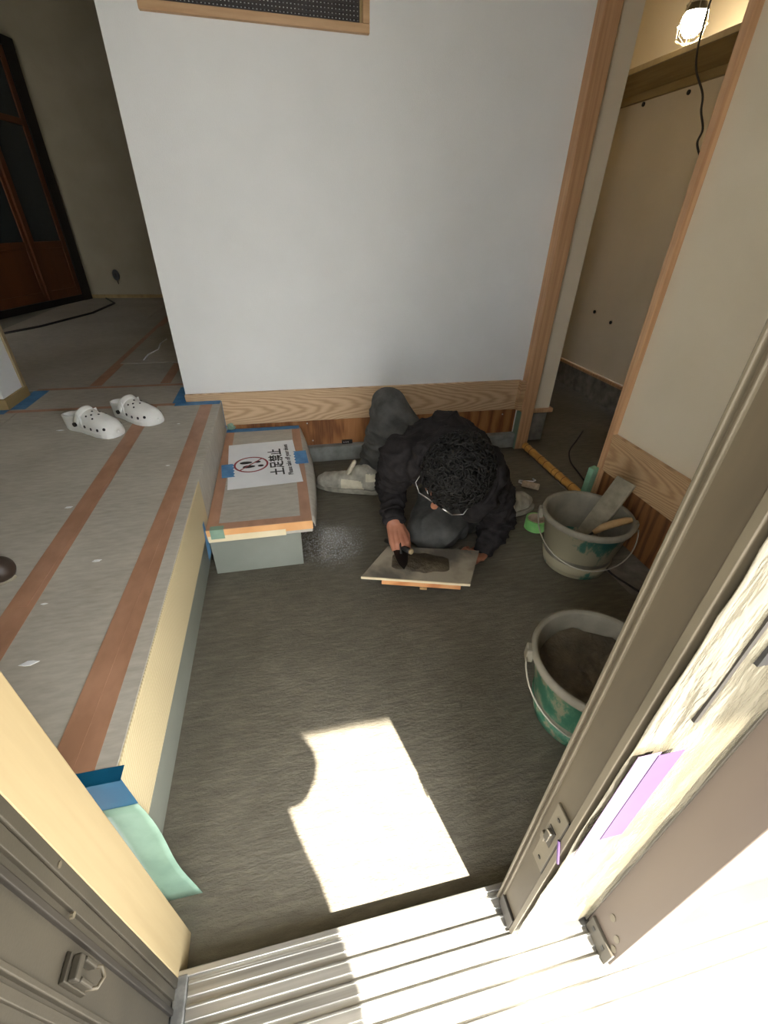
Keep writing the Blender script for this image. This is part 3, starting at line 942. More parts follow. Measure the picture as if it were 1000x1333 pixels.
for sgn in (-1, 1):
    cx = ci.x + sgn * 0.0205
    cy = ci.y + sgn * 0.006
    for (oy, rx, ry, wv) in ((0.016, 0.0135, 0.028, 0.15), (-0.036, 0.0105, 0.0135, 0.0)):
        bm = bmesh.new()
        pts = []
        for k in range(20):
            t = 2 * PI * k / 20
            wd = rx * (1 + wv * math.sin(t))
            pts.append((cx + wd * math.cos(t) , cy + oy + ry * math.sin(t)))
        bm.faces.new([bm.verts.new((x, y, 0.0020)) for x, y in pts])
        obj('footprint', bm, 'ink_black', sg)
t = text_mesh('土足禁止', 0.068, 'ink_black', sg, 'lettering', bold=0.0012); t.location = (-0.005, -0.062, 0.0016)
t = text_mesh('Please take off your shoes', 0.0305, 'ink_black', sg, 'lettering', bold=0.0003); t.location = (0.012, -0.113, 0.0016)
for (x, y, w, h, r) in ((-0.055, 0.155, 0.125, 0.055, 0.04), (0.01, -0.172, 0.135, 0.062, -0.03)):
    bm = bmesh.new()
    n = 9
    pts = [(-w / 2, -h / 2), (w / 2, -h / 2), (w / 2, h / 2)] + [(w / 2 - w * (k + 1) / n, h / 2 - (0.007 if k % 2 == 0 else 0)) for k in range(n)]
    prism(bm, pts, 0.0016, 0.0024)
    o = obj('blue_tape', bm, 'tape_blue', sg); o.location = (x, y, 0.0016); o.rotation_euler = (0, 0, r + (PI if y > 0 else 0))

# ---------------------------------------------------------------- clogs


def clog_half(t):
    # half width along the shoe, t = 0 heel .. 1 toe
    pts = [(0, 0.0), (0.04, 0.026), (0.15, 0.037), (0.35, 0.039), (0.55, 0.047), (0.70, 0.053), (0.84, 0.052), (0.93, 0.043), (0.98, 0.026), (1, 0.0)]
    for (a, wa), (c, wc) in zip(pts[:-1], pts[1:]):
        if t <= c:
            s = (t - a) / (c - a)
            s = s * s * (3 - 2 * s) if a > 0.03 and c < 0.9 else math.sqrt(max(0, s)) if a == 0 else s
            return wa + (wc - wa) * s
    return 0.0


def make_clog(loc, rz, label, mirror=1):
    L = 0.285
    root = empty('clog', loc, rz)
    tag(root, label, 'shoe', 'pair of white clogs on the hall boards')
    bm = bmesh.new()
    outl = []
    N = 40
    for k in range(N + 1):
        t = k / N
        outl.append((t * L - L / 2, clog_half(t) * 1.04))
    pts = outl + [(x, -y) for x, y in outl[-2:0:-1]]
    prism(bm, [(x, y * mirror + 0.006 * math.sin((x / L + .5) * PI) * mirror) for x, y in pts], 0.0, 0.026)
    obj('sole', bm, 'clog_white', root, False, bevel=0.006)

    def sec(t):
        # top height of the upper along the shoe
        h = 0.085 - 0.040 * max(0, (t - 0.42) / 0.58) ** 1.2
        if t > 0.86:
            h *= math.sqrt(max(0.04, 1 - ((t - 0.86) / 0.145) ** 2))
        return h
    bm = bmesh.new()

    def dome(u, v):
        t = 0.44 + 0.555 * u
        tt = t - 0.06 * (1 - u) * (1 - math.sin(PI * v))
        w = clog_half(tt) * 1.0
        a = PI * v
        cxv = math.copysign(abs(math.cos(a)) ** 0.75, math.cos(a))
        return Vector((tt * L - L / 2, (w * cxv + 0.006 * math.sin(tt * PI)) * mirror, 0.014 + sec(t) * math.sin(a) ** 0.8))
    grid(bm, dome, 26, 22)
    up = obj('upper', bm, 'clog_white', root, True, solid=0.004)
    bm = bmesh.new()

    def heelwall(u, v):
        s = u * 2 - 1
        t = abs(s) ** 1.6 * 0.47
        w = clog_half(t)
        hh = 0.050 + 0.026 * (t / 0.47) ** 2
        y = math.copysign(w, s) if abs(s) > 1e-6 else 0
        return Vector((t * L - L / 2 - 0.004 * v, (y * (1 + 0.04 * v) + 0.006 * math.sin(t * PI)) * mirror, 0.014 + hh * v))
    grid(bm, heelwall, 41, 5)
    obj('heel_wall', bm, 'clog_white', root, True, solid=0.006)
    bm = bmesh.new()

    def strap(u, v):
        a = PI * u
        t = 0.36 + 0.10 * math.sin(a) + 0.075 * (v - 0.5)
        return Vector((t * L - L / 2, (0.050 * math.cos(a) + 0.006) * mirror, 0.040 + 0.064 * math.sin(a) ** 0.8 - 0.012 * (v - 0.5)))
    grid(bm, strap, 26, 4)
    obj('strap', bm, 'clog_white', root, True, solid=0.005)
    for sy in (-1, 1):
        bm = bmesh.new()
        tube(bm, [(0.36 * L - L / 2, (sy * 0.050 + 0.006) * mirror, 0.043), (0.36 * L - L / 2, (sy * 0.058 + 0.006) * mirror, 0.043)], 0.009, 12)
        obj('rivet', bm, 'dark_steel', root)
    holes = [(0.56, 0.30), (0.56, 0.5), (0.56, 0.70), (0.62, 0.40), (0.62, 0.60), (0.68, 0.32), (0.68, 0.5), (0.68, 0.68), (0.55, 0.07), (0.68, 0.07), (0.80, 0.09), (0.90, 0.16), (0.55, 0.93), (0.68, 0.93), (0.80, 0.91), (0.90, 0.84)]
    for t, v in holes:
        u = (t - 0.44) / 0.555
        p = dome(u, v)
        n = (dome(u + 0.02, v) - dome(u - 0.02, v)).cross(dome(u, v + 0.02) - dome(u, v - 0.02)).normalized()
        if n.z < 0 and abs(n.z) > 0.2 or (n.y * (p.y)) < 0 and abs(n.z) <= 0.2:
            n = -n
        side = v < 0.2 or v > 0.8
        bm = bmesh.new()
        tube(bm, [p - n * 0.003, p + n * 0.0012], 0.0062 if side else 0.0042, 10)
        obj('vent_hole', bm, 'black_plastic', root)
    return root


make_clog((-0.833, 1.985, ZP), math.radians(-32), 'white foam clog with its heel rivet showing, standing on bare grey board')
make_clog((-0.69, 2.115, ZP), math.radians(-39), 'white foam clog whose toe rests on the brown tape', -1)

# dark shoe tip by the left of the platform
sh_ = empty('dark_shoe', (-0.80, 1.00, ZP), 0.2); tag(sh_, 'dark brown leather shoe beside the brown tape, mostly out of view', 'shoe')
bm = bmesh.new()
chain(bm, [((-0.22, 0, 0.045), 0.038), ((-0.12, 0, 0.05), 0.042), ((0.0, 0.0, 0.042), 0.046), ((0.05, 0, 0.035), 0.036)])
me = remeshed('shoe_upper', bm, 0.006)
for vv in me.vertices:
    vv.co.z = max(vv.co.z, 0.012)
link('shoe_upper', me, 'leather_dark', sh_, True)
bm = bmesh.new(); prism(bm, [(-0.125 + 0.135 * math.cos(k * PI / 12) * (1.6 if False else 1.5), 0.045 * math.sin(k * PI / 12)) for k in range(24)], 0.0, 0.012)
o = obj('shoe_sole', bm, 'grey_stick', sh_, bevel=0.003)

# ---------------------------------------------------------------- buckets


def make_bucket(loc, mat, label, bail_dir, rz):
    root = empty('mortar_bucket', loc, rz)
    tag(root, label, 'bucket', 'mortar buckets')
    R1, R0, HB = 0.171, 0.121, 0.242
    bm = bmesh.new()
    prof = [(0.0, 0.0), (R0 - 0.004, 0.0), (R0, 0.004), (R0 + 0.014, 0.062), (R0 + 0.008, 0.064), (R0 + 0.010, 0.070), (R1 - 0.012, HB - 0.028), (R1 - 0.004, HB - 0.026), (R1 - 0.002, HB - 0.006), (R1 - 0.006, HB), (R1 - 0.013, HB - 0.004)]
    lathe(bm, prof, 56)
    obj('bucket_shell', bm, mat, root, True)
    bm = bmesh.new()
    lathe(bm, [(R1 - 0.002, HB - 0.022), (R1 + 0.001, HB - 0.012), (R1 - 0.002, HB + 0.001), (R1 - 0.010, HB + 0.003), (R1 - 0.016, HB - 0.006)], 56)
    obj('rim', bm, 'bucket_inside', root, True)
    bm = bmesh.new()
    lathe(bm, [(R1 - 0.013, HB - 0.004), (R1 - 0.020, HB - 0.03), (R0 + 0.004, 0.02), (0.0, 0.016)], 56)
    obj('bucket_inside', bm, 'bucket_inside', root, True)
    for s in (-1, 1):
        bx('bail_ear', (-0.016, 0.016, s * (R1 + 0.002) - 0.010, s * (R1 + 0.002) + 0.010, HB - 0.050, HB - 0.006), 'bucket_inside', root, 0.004)
    bm = bmesh.new()
    pts = []
    for k in range(25):
        a = PI * k / 24
        yy = (R1 + 0.012) * math.cos(a)
        dn = math.sin(a)
        pts.append((0.02 + bail_dir[0] * dn, yy, HB - 0.028 + bail_dir[1] * dn))
    tube(bm, pts, 0.0024, 8)
    obj('bail_wire', bm, 'wire_zinc', root, True)
    return root


# seen from above the wire bail of the far bucket hangs down on the side of the door
make_bucket((1.096, 1.211, -0.001), 'bucket_crusted', 'crusted green bucket with a grey board and wooden handle standing in it', (0.175, -0.105), math.radians(-118))
make_bucket((0.72, 0.593, 0.0), 'bucket_green', 'green bucket filled with mortar beside the sliding door', (0.140, -0.115), math.radians(-114))
bm = bmesh.new()
lathe(bm, [(0.142 - 0.142 * k / 14, 0.0) for k in range(15)], 48)
for vv in bm.verts:
    r = vv.co.xy.length
    vv.co.z = 0.165 + 0.028 * noise.noise(vv.co * 9 + Vector((3, 1, 0))) + 0.012 * noise.noise(vv.co * 30) + 0.02 * (r / 0.14) ** 3
o = obj('mortar_fill', bm, 'wet_mortar', None, True); o.location = (0.72, 0.593, 0.0)
tag(o, 'wet grey mortar filling the bucket beside the sliding door', 'mortar', kind='stuff')
bm = bmesh.new()
lathe(bm, [(0.128 - 0.128 * k / 10, 0.0) for k in range(11)], 40)
for vv in bm.verts:
    vv.co.z = 0.070 + 0.014 * noise.noise(vv.co * 14)
o = obj('mortar_fill', bm, 'wet_mortar', None, True); o.location = (1.096, 1.211, 0.0)
tag(o, 'dark mortar left at the bottom of the crusted bucket', 'mortar', kind='stuff')
# board and handle standing in the far bucket
pd = empty('mixing_board', (1.085, 1.20, 0.085)); tag(pd, 'flat grey mortar-coated board leaning out of the crusted bucket', 'board')
bm = bmesh.new()
box(bm, -0.042, 0.042, -0.008, 0.008, 0.0, 0.40)
o = obj('blade_board', bm, 'grey_stick', pd, bevel=0.004)
dv = (Vector((1.225, 1.225, 0.36)) - Vector((1.075, 1.195, 0.085)))
o.rotation_euler = dv.to_track_quat('Z', 'Y').to_euler()
o.scale = (1, 1, dv.length / 0.40)
bm = bmesh.new(); ellipsoid(bm, (0.004, -0.006, 0.372), 0.017, 0.006, 0.018, Vector((1, 0, 0)), Vector((0, 1, 0)), Vector((0, 0, 1)), 10, 8)
o2 = obj('dried_blob', bm, 'roller_foam', pd, True); o2.rotation_euler = o.rotation_euler; o2.scale = o.scale
tw = empty('bucket_trowel', (1.085, 1.150, 0.08)); tag(tw, 'trowel with curved wooden handle lying against the crusted bucket rim', 'trowel')
bm = bmesh.new()
tube(bm, [(0.005, 0.0, 0.110), (0.035, -0.005, 0.135), (0.075, -0.012, 0.152), (0.115, -0.016, 0.162), (0.138, -0.02, 0.166)], [0.009, 0.014, 0.015, 0.014, 0.010], 12)
obj('handle', bm, 'wood_handle', tw, True)
bm = bmesh.new(); box(bm, -0.06, 0.03, -0.03, 0.03, 0.015, 0.019)
o = obj('trowel_blade', bm, 'dark_steel', tw)
bm = bmesh.new(); tube(bm, [(0.005, 0, 0.112), (-0.03, 0, 0.08), (-0.04, 0, 0.019)], 0.005, 8)
obj('tang', bm, 'dark_steel', tw, True)

# mint stick standing behind the bucket
gs = bx('mint_stick', (-0.019, 0.019, -0.014, 0.014, 0.0, 0.255), 'green_wood', None, 0.002)
gs.location = (1.335, 1.545, 0.0); gs.rotation_euler = (0.06, -0.04, 0.3)
tag(gs, 'short mint green wooden stick standing against the slim post', 'stick')

# green tape roll
tp = empty('tape_roll', (1.055, 1.462, 0.0)); tag(tp, 'green masking tape roll on the floor next to the crusted bucket', 'tape')
bm = bmesh.new(); lathe(bm, [(0.040, 0.0), (0.047, 0.0), (0.047, 0.052), (0.040, 0.052)], 32, True)
obj('tape_wrap', bm, 'tape_green', tp, False)
bm = bmesh.new(); lathe(bm, [(0.036, 0.0005), (0.040, 0.0005), (0.040, 0.0525), (0.036, 0.0525)], 32, True)
obj('cardboard_core', bm, 'roller_foam', tp, False)

# small paint roller
rl = empty('paint_roller', (1.21, 1.80, 0.0), math.radians(-38)); tag(rl, 'small foam paint roller with wire hook lying on the floor', 'roller')
bm = bmesh.new(); tube(bm, [(-0.045, 0, 0.019), (-0.043, 0, 0.019), (0.043, 0, 0.019), (0.045, 0, 0.019)], [0.014, 0.018, 0.018, 0.014], 16)
obj('foam_sleeve', bm, 'roller_foam', rl, True)
bm = bmesh.new(); tube(bm, [(-0.045, 0, 0.019), (-0.062, 0.004, 0.019), (-0.064, 0.03, 0.016), (-0.03, 0.055, 0.008), (0.004, 0.074, 0.006), (0.012, 0.092, 0.006), (-0.004, 0.104, 0.006)], 0.0042, 8)
obj('wire_frame', bm, 'paper_white', rl, True)

# bamboo pole across the closet opening
bp = empty('bamboo_pole', (1.412, 2.255, 0.0)); tag(bp, 'yellow bamboo pole on the floor across the closet opening', 'pole')
nodes_ = [0.0, 0.035, 0.09, 0.20, 0.26, 0.35, 0.39, 0.45, 0.52, 0.66]
for a, c in zip(nodes_[:-1], nodes_[1:]):
    bm = bmesh.new()
    tube(bm, [(0, -a - 0.002, 0.0245), (0, -a - 0.008, 0.0245), (0, -(a + c) / 2, 0.0245), (0, -c + 0.008, 0.0245), (0, -c + 0.002, 0.0245)], [0.023, 0.022, 0.0205, 0.022, 0.023], 14)
    obj('bamboo_segment', bm, 'bamboo', bp, True)
    bm = bmesh.new()
    tube(bm, [(0, -c + 0.003, 0.0245), (0, -c, 0.0245), (0, -c - 0.003, 0.0245)], [0.0225, 0.0245, 0.0225], 14)
    obj('bamboo_node', bm, 'bamboo_node', bp, True)

# black cable on the floor from the closet past the bucket
bm = bmesh.new()
cp = [(1.95, 2.45, 0.006), (1.80, 2.30, 0.006), (1.68, 2.18, 0.006), (1.60, 2.04, 0.006), (1.565, 1.90, 0.006), (1.535, 1.78, 0.006), (1.50, 1.68, 0.006), (1.45, 1.60, 0.006), (1.33, 1.52, 0.006), (1.27, 1.42, 0.006), (1.24, 1.25, 0.006), (1.20, 1.12, 0.006), (1.225, 1.03, 0.006), (1.26, 0.94, 0.006), (1.285, 0.88, 0.006), (1.33, 0.78, 0.006)]


def smooth_path(p, n=6):
    p = [Vector(q) for q in p]
    out = []
    for i in range(len(p) - 1):
        a, b_, c, d = p[max(i - 1, 0)], p[i], p[i + 1], p[min(i + 2, len(p) - 1)]
        for k in range(n):
            t = k / n
            out.append(0.5 * ((2 * b_) + (c - a) * t + (2 * a - 5 * b_ + 4 * c - d) * t * t + (3 * b_ - a - 3 * c + d) * t ** 3))
    out.append(p[-1])
    return out


tube(bm, smooth_path(cp), 0.0042, 8)
tag(obj('cable_and_shadow_line', bm, 'rubber_black', None, True), 'black power cable winding from the closet past the crusted bucket', 'cable')

# ---------------------------------------------------------------- work lamp in the closet
wl = empty('work_lamp', (2.095, 2.695, 2.030)); tag(wl, 'lit clip-on work lamp in a wire cage hanging in the closet', 'lamp')
bm = bmesh.new()
lathe(bm, [(0.0, -0.075), (0.025, -0.070), (0.043, -0.050), (0.050, -0.022), (0.046, 0.010), (0.030, 0.036), (0.020, 0.060), (0.0, 0.062)], 24)
obj('bulb', bm, 'bulb_glow', wl, True)
bm = bmesh.new()
lathe(bm, [(0.0, 0.058), (0.024, 0.058), (0.026, 0.075), (0.024, 0.16), (0.014, 0.175), (0.0, 0.176)], 20)
obj('socket', bm, 'aluminium_dull', wl, True)
bm = bmesh.new()
lathe(bm, [(0.026, 0.062), (0.040, 0.03), (0.052, 0.012)], 20)
obj('reflector_collar', bm, 'bronze_light', wl, True, solid=0.001)
bm = bmesh.new()
for k in range(6):
    a = PI * k / 3
    ca, sa = math.cos(a), math.sin(a)
    tube(bm, [(0.024 * ca, 0.024 * sa, 0.10), (0.050 * ca, 0.050 * sa, 0.04), (0.066 * ca, 0.066 * sa, -0.03), (0.060 * ca, 0.060 * sa, -0.075), (0.020 * ca, 0.020 * sa, -0.098), (0, 0, -0.10)], 0.0022, 6)
for rr, zz in ((0.066, -0.03), (0.050, 0.04), (0.058, -0.08)):
    tube(bm, [(rr * math.cos(2 * PI * k / 24), rr * math.sin(2 * PI * k / 24), zz) for k in range(25)], 0.0022, 6)
obj('wire_cage', bm, 'wire_zinc', wl, True)
bm = bmesh.new(); tube(bm, [(0, 0, 0.17), (0.0, 0, 0.3), (0.01, 0, ZC - 2.030)], 0.004, 8)
obj('hanging_cord', bm, 'rubber_black', wl, True)
bm = bmesh.new()
tube(bm, smooth_path([(0.012, 0.02, 0.16), (0.03, -0.06, 0.10), (-0.06, -0.15, 0.0), (-0.101, -0.203, -0.107), (-0.14, -0.26, -0.186), (-0.163, -0.32, -0.265), (-0.156, -0.394, -0.353), (-0.18, -0.447, -0.421), (-0.191, -0.503, -0.489), (-0.23, -0.542, -0.542), (-0.223, -0.58, -0.595)]), 0.0045, 8)
obj('loose_cord', bm, 'rubber_black', wl, True)

# ---------------------------------------------------------------- people


def fold_fn(scale, amp, seed, fine=0.0):
    def f(p):
        q = p + Vector((seed, 0, 0))
        w = Vector((noise.noise(q * 4), noise.noise(q * 4 + Vector((9, 0, 0))), noise.noise(q * 4 + Vector((0, 9, 0))))) * 0.12
        r = 1 - abs(noise.noise(Vector(((q.x + w.x) * scale * 0.6, (q.y + w.y) * scale * 0.6, (q.z + w.z) * scale)))) * 2
        return amp * (r * r * (1 if r > 0 else 0) - 0.3) + fine * noise.noise(q * 60)
    return f


def frame(fwd, up):
    """head axes: fwd = face direction, up = crown direction"""
    F_ = Vector(fwd).normalized()
    U_ = Vector(up); U_ = (U_ - F_ * U_.dot(F_)).normalized()
    S_ = F_.cross(U_)      # the person's right side
    return F_, U_, S_


def add_head(bm, c, F_, U_, S_, k=1.0):
    c = Vector(c)
    ellipsoid(bm, c + U_ * 0.02 * k, 0.074 * k, 0.094 * k, 0.090 * k, S_, F_, U_)
    ellipsoid(bm, c - U_ * 0.045 * k + F_ * 0.022 * k, 0.056 * k, 0.066 * k, 0.062 * k, S_, F_, U_)
    ellipsoid(bm, c - U_ * 0.088 * k + F_ * 0.058 * k, 0.026 * k, 0.024 * k, 0.022 * k, S_, F_, U_)
    capsule(bm, c + F_ * 0.088 * k + U_ * 0.012 * k, 0.009 * k, c + F_ * 0.104 * k - U_ * 0.022 * k, 0.013 * k, 10)
    for s in (-1, 1):
        ellipsoid(bm, c + S_ * s * 0.076 * k - U_ * 0.005 * k - F_ * 0.008 * k, 0.009 * k, 0.019 * k, 0.030 * k, S_, F_, U_, 12, 8)
        capsule(bm, c + F_ * 0.080 * k + U_ * 0.026 * k + S_ * s * 0.012 * k, 0.011 * k, c + F_ * 0.070 * k + U_ * 0.024 * k + S_ * s * 0.045 * k, 0.010 * k, 8)
        ellipsoid(bm, c + F_ * 0.066 * k - U_ * 0.018 * k + S_ * s * 0.038 * k, 0.020 * k, 0.018 * k, 0.018 * k, S_, F_, U_, 10, 8)
    capsule(bm, c + F_ * 0.086 * k - U_ * 0.050 * k + S_ * 0.018 * k, 0.007 * k, c + F_ * 0.086 * k - U_ * 0.050 * k - S_ * 0.018 * k, 0.007 * k, 8)
    capsule(bm, c + F_ * 0.083 * k - U_ * 0.062 * k + S_ * 0.015 * k, 0.008 * k, c + F_ * 0.083 * k - U_ * 0.062 * k - S_ * 0.015 * k, 0.008 * k, 8)


def add_fist(bm, wrist, axis, grip, back, r=1.0, thumb_side=1):
    """hand closed round a bar: axis = wrist to knuckles, grip = along the bar, back = back of the hand"""
    A, G, B = Vector(axis).normalized(), Vector(grip).normalized(), Vector(back).normalized()
    w = Vector(wrist)
    for k in range(4):
        g = (k - 1.5) * 0.0205
        ln = (0.92, 1.0, 0.96, 0.80)[k]
        kn = w + A * (0.083 + 0.006 * math.sin(PI * (k + 1) / 5)) + G * g
        capsule(bm, w + A * 0.006 + G * g * 0.55, 0.0175, kn, 0.0122, 10)
        p1 = kn + A * 0.020 * ln - B * 0.026 * ln
        p2 = p1 - A * 0.022 * ln - B * 0.016 * ln
        p3 = p2 - A * 0.017 * ln + B * 0.006 * ln
        chain(bm, [(kn, 0.0115), (p1, 0.0098), (p2, 0.0090), (p3, 0.0080)], 10)
    t0 = w + A * 0.020 + G * 0.024 * thumb_side - B * 0.004
    t1 = t0 + A * 0.030 + G * 0.016 * thumb_side - B * 0.012
    t2 = t1 + A * 0.028 - G * 0.004 * thumb_side - B * 0.016
    t3 = t2 + A * 0.016 - G * 0.014 * thumb_side - B * 0.008
    chain(bm, [(t0, 0.0165), (t1, 0.0125), (t2, 0.0105), (t3, 0.0088)], 10)


# ---- the plasterer
HC = Vector((0.468, 1.090, 0.528))
F_, U_, S_ = frame((-0.62, -0.30, -0.72), (-0.30, -0.80, 0.55))
NECK = HC - U_ * 0.115 - F_ * 0.012
RSH, LSH = Vector((0.362, 1.335, 0.470)), Vector((0.655, 1.262, 0.440))
REL, RWR = Vector((0.374, 1.515, 0.265)), Vector((0.350, 1.350, 0.198))
LEL, LWR = Vector((0.790, 1.345, 0.150)), Vector((0.712, 1.272, 0.064))
SP1, SP2, PEL = Vector((0.545, 1.400, 0.470)), Vector((0.630, 1.560, 0.370)), Vector((0.715, 1.740, 0.190))
RHIP, LHIP = Vector((0.655, 1.800, 0.185)), Vector((0.775, 1.690, 0.165))
RKN, RAN = Vector((0.440, 1.862, 0.468)), Vector((0.372, 1.955, 0.105))
LKN, LAN = Vector((0.525, 1.385, 0.085)), Vector((0.870, 1.560, 0.060))
bm = bmesh.new()
add_head(bm, HC, F_, U_, S_, 1.04)
chain(bm, [(HC - U_ * 0.06 - F_ * 0.02, 0.050), (NECK, 0.052), (SP1 + Vector((-0.01, -0.06, 0.0)), 0.06)])
chain(bm, [(SP1, 0.10), (SP2, 0.11), (PEL, 0.105)])
chain(bm, [(SP1, 0.07), (RSH, 0.045), (REL, 0.036), (RWR, 0.027)])
chain(bm, [(SP1, 0.07), (LSH, 0.045), (LEL, 0.036), (LWR, 0.027)])
chain(bm, [(PEL, 0.09), (RHIP, 0.075), (RKN, 0.050), (RAN, 0.036), (RAN + Vector((-0.12, 0.05, -0.06)), 0.030)])
chain(bm, [(PEL, 0.09), (LHIP, 0.075), (LKN, 0.050), (LAN, 0.034), (LAN + Vector((0.10, 0.03, -0.025)), 0.028)])
gripR = Vector((0.10, 0.90, 0.12)).normalized()
axR = Vector((0.06, -0.62, -0.66)).normalized()
add_fist(bm, RWR, Vector((0.10, -0.80, -0.58)), Vector((-0.95, -0.10, 0.12)), Vector((-0.25, -0.30, 0.92)), thumb_side=-1)
add_fist(bm, LWR, Vector((-0.72, -0.30, -0.05)), Vector((0.3, -0.9, 0.0)), Vector((0.0, 0.25, -0.95)), thumb_side=1)
me = remeshed('person', bm, 0.0042, 4, 0.4)
person = link('person', me, 'skin', None, True)
tag(person, 'crouching plasterer in black hoodie and grey trousers bent over a mortar board', 'person')

# hoodie
bm = bmesh.new()
chain(bm, [(SP1 + Vector((-0.01, -0.05, -0.01)), 0.105), (SP1 + Vector((0, 0, 0.005)), 0.128), (SP2, 0.145), (PEL + Vector((-0.02, -0.04, 0.04)), 0.150)], 20)
sd = (LSH - RSH).normalized()
for s in (-1, 1):
    chain(bm, [(SP1 + sd * s * 0.06 + Vector((0, 0.0, -0.01)), 0.105), (SP2 + sd * s * 0.065, 0.115), (PEL + sd * s * 0.055 + Vector((-0.02, -0.05, 0.05)), 0.115)], 20)
chain(bm, [(SP1 + Vector((-0.02, -0.02, 0.0)), 0.105), (RSH + Vector((0.01, 0.01, 0)), 0.078), ((RSH + REL) / 2, 0.062), (REL, 0.054), ((REL + RWR) / 2, 0.048), (RWR + (REL - RWR).normalized() * 0.016, 0.040)], 18)
chain(bm, [(SP1 + Vector((0.02, -0.04, -0.01)), 0.105), (LSH + Vector((-0.01, 0.01, 0)), 0.080), ((LSH + LEL) / 2 + Vector((0.01, 0, 0.0)), 0.072), (LEL, 0.066), ((LEL + LWR) / 2, 0.056), (LWR + (LEL - LWR).normalized() * 0.012, 0.042)], 18)
# hood lying round the back of the neck
hood = []
for k in range(11):
    a = math.radians(-115 + 230 * k / 10)
    hood.append(NECK + (-U_) * 0.010 + S_ * math.sin(a) * 0.128 - F_ * math.cos(a) * 0.122 + U_ * (0.055 * math.cos(a * 0.6)))
for k in range(10):
    capsule(bm, hood[k], 0.030, hood[k + 1], 0.030, 12)
for k in range(10):
    capsule(bm, hood[k] - U_ * 0.05 , 0.042, hood[k + 1] - U_ * 0.05, 0.042, 12)
me = remeshed('hoodie', bm, 0.0065, 5, 0.5)
ff = fold_fn(15, 0.016, 3.0)


def sleeve(p):
    d = 0.0
    for a, c in ((RSH, REL), (REL, RWR), (LSH, LEL), (LEL, LWR)):
        ax = c - a
        t = (p - a).dot(ax) / ax.length_squared
        if -0.1 < t < 1.1 and (p - a - ax * t).length < 0.09:
            d = max(d, 0.0060 * math.sin(t * ax.length * 190 + 3 * noise.noise(p * 14)))
    return d


displace(me, lambda p: ff(p) + sleeve(p))
ho = link('hoodie', me, 'hoodie_black', person, True)
ho['label'] = 'black hooded sweatshirt with wrinkled sleeves'
bm = bmesh.new()
cuff = RWR + (REL - RWR).normalized() * 0.012
tube(bm, [cuff + (REL - RWR).normalized() * 0.02, cuff, cuff - (REL - RWR).normalized() * 0.012], [0.044, 0.042, 0.039], 20)
obj('cuff', bm, 'hoodie_black', ho, True)
bm = bmesh.new()
tube(bm, smooth_path([h + U_ * 0.026 for h in hood]), 0.008, 10)
obj('hood_hem', bm, 'hoodie_black', ho, True)

# trousers
bm = bmesh.new()
chain(bm, [(PEL, 0.135), (RHIP, 0.105), ((RHIP + RKN) / 2 + Vector((0, 0, -0.005)), 0.090), (RKN, 0.082), ((RKN + RAN) / 2 + Vector((0.012, 0.0, 0)), 0.080), (RAN + Vector((0.004, 0, 0.045)), 0.058), (RAN + Vector((0.0, 0, 0.015)), 0.052)], 20)
chain(bm, [(PEL, 0.135), (LHIP, 0.105), ((LHIP + LKN) / 2, 0.102), (LKN, 0.082), ((LKN + LAN) / 2 + Vector((0.02, 0.02, 0.0)), 0.066), (LAN, 0.050)], 20)
capsule(bm, (LHIP + LKN) / 2 + Vector((-0.06, 0.02, 0.02)), 0.080, LKN + Vector((-0.035, 0.02, 0.02)), 0.072, 20)
capsule(bm, (LHIP + LKN) / 2 + Vector((0.06, -0.02, 0.01)), 0.080, LKN + Vector((0.05, -0.01, 0.01)), 0.070, 20)
me = remeshed('trousers', bm, 0.0065, 5, 0.5)
displace(me, fold_fn(12, 0.014, 11.0))
for vv in me.vertices:
    vv.co.z = max(vv.co.z, 0.002)
tr_ = link('trousers', me, 'trouser_grey', person, True)
tr_['label'] = 'faded charcoal work trousers'

# hair: cap and many small curls
bm = bmesh.new()
for _ in range(1):
    ellipsoid(bm, HC + U_ * 0.036 - F_ * 0.014, 0.088, 0.100, 0.090, S_, F_, U_, 28, 18)
cut = [vv for vv in bm.verts if ((vv.co - HC).dot(F_) > 0.055 and (vv.co - HC).dot(U_) < 0.045) or (vv.co - HC).dot(U_) < -0.035 or ((vv.co - HC).dot(S_) > 0.012 and (vv.co - HC).dot(F_) > 0.022 and (vv.co - HC).dot(U_) < 0.062)]
bmesh.ops.delete(bm, geom=cut, context='VERTS')
hair = obj('hair', bm, 'hair_black', person, True, solid=0.01)
hair['label'] = 'short curly black hair'
bm = bmesh.new()
rnd = random.Random(5)
cnt = 0
while cnt < 900:
    a, zz = rnd.uniform(0, 2 * PI), rnd.uniform(-0.55, 1)
    rr = math.sqrt(1 - zz * zz)
    dl = Vector((rr * math.cos(a), rr * math.sin(a), zz))
    p = HC + U_ * 0.036 - F_ * 0.014 + S_ * dl.x * 0.088 + F_ * dl.y * 0.100 + U_ * dl.z * 0.090
    if (p - HC).dot(U_) < -0.035 + 0.0 or ((p - HC).dot(F_) > 0.06 and (p - HC).dot(U_) < 0.030):
        continue
    if (p - HC).dot(S_) > 0.012 and (p - HC).dot(F_) > 0.022 and (p - HC).dot(U_) < 0.062:
        continue
    n = (S_ * dl.x + F_ * dl.y + U_ * dl.z).normalized()
    t1 = n.orthogonal().normalized()
    t1 = Matrix.Rotation(rnd.uniform(0, 6.28), 3, n) @ t1
    t2 = n.cross(t1)
    R0 = rnd.uniform(0.007, 0.015)
    ph = rnd.uniform(0, 6.28)
    pts = []
    for k in range(10):
        an = ph + k * 0.85
        pts.append(p + n * (0.004 + 0.0016 * k * rnd.uniform(0.8, 1.2)) + t1 * (R0 * math.cos(an) + 0.0012 * k) + t2 * R0 * math.sin(an))
    tube(bm, pts, [0.0028] * 9 + [0.0008], 5)
    cnt += 1
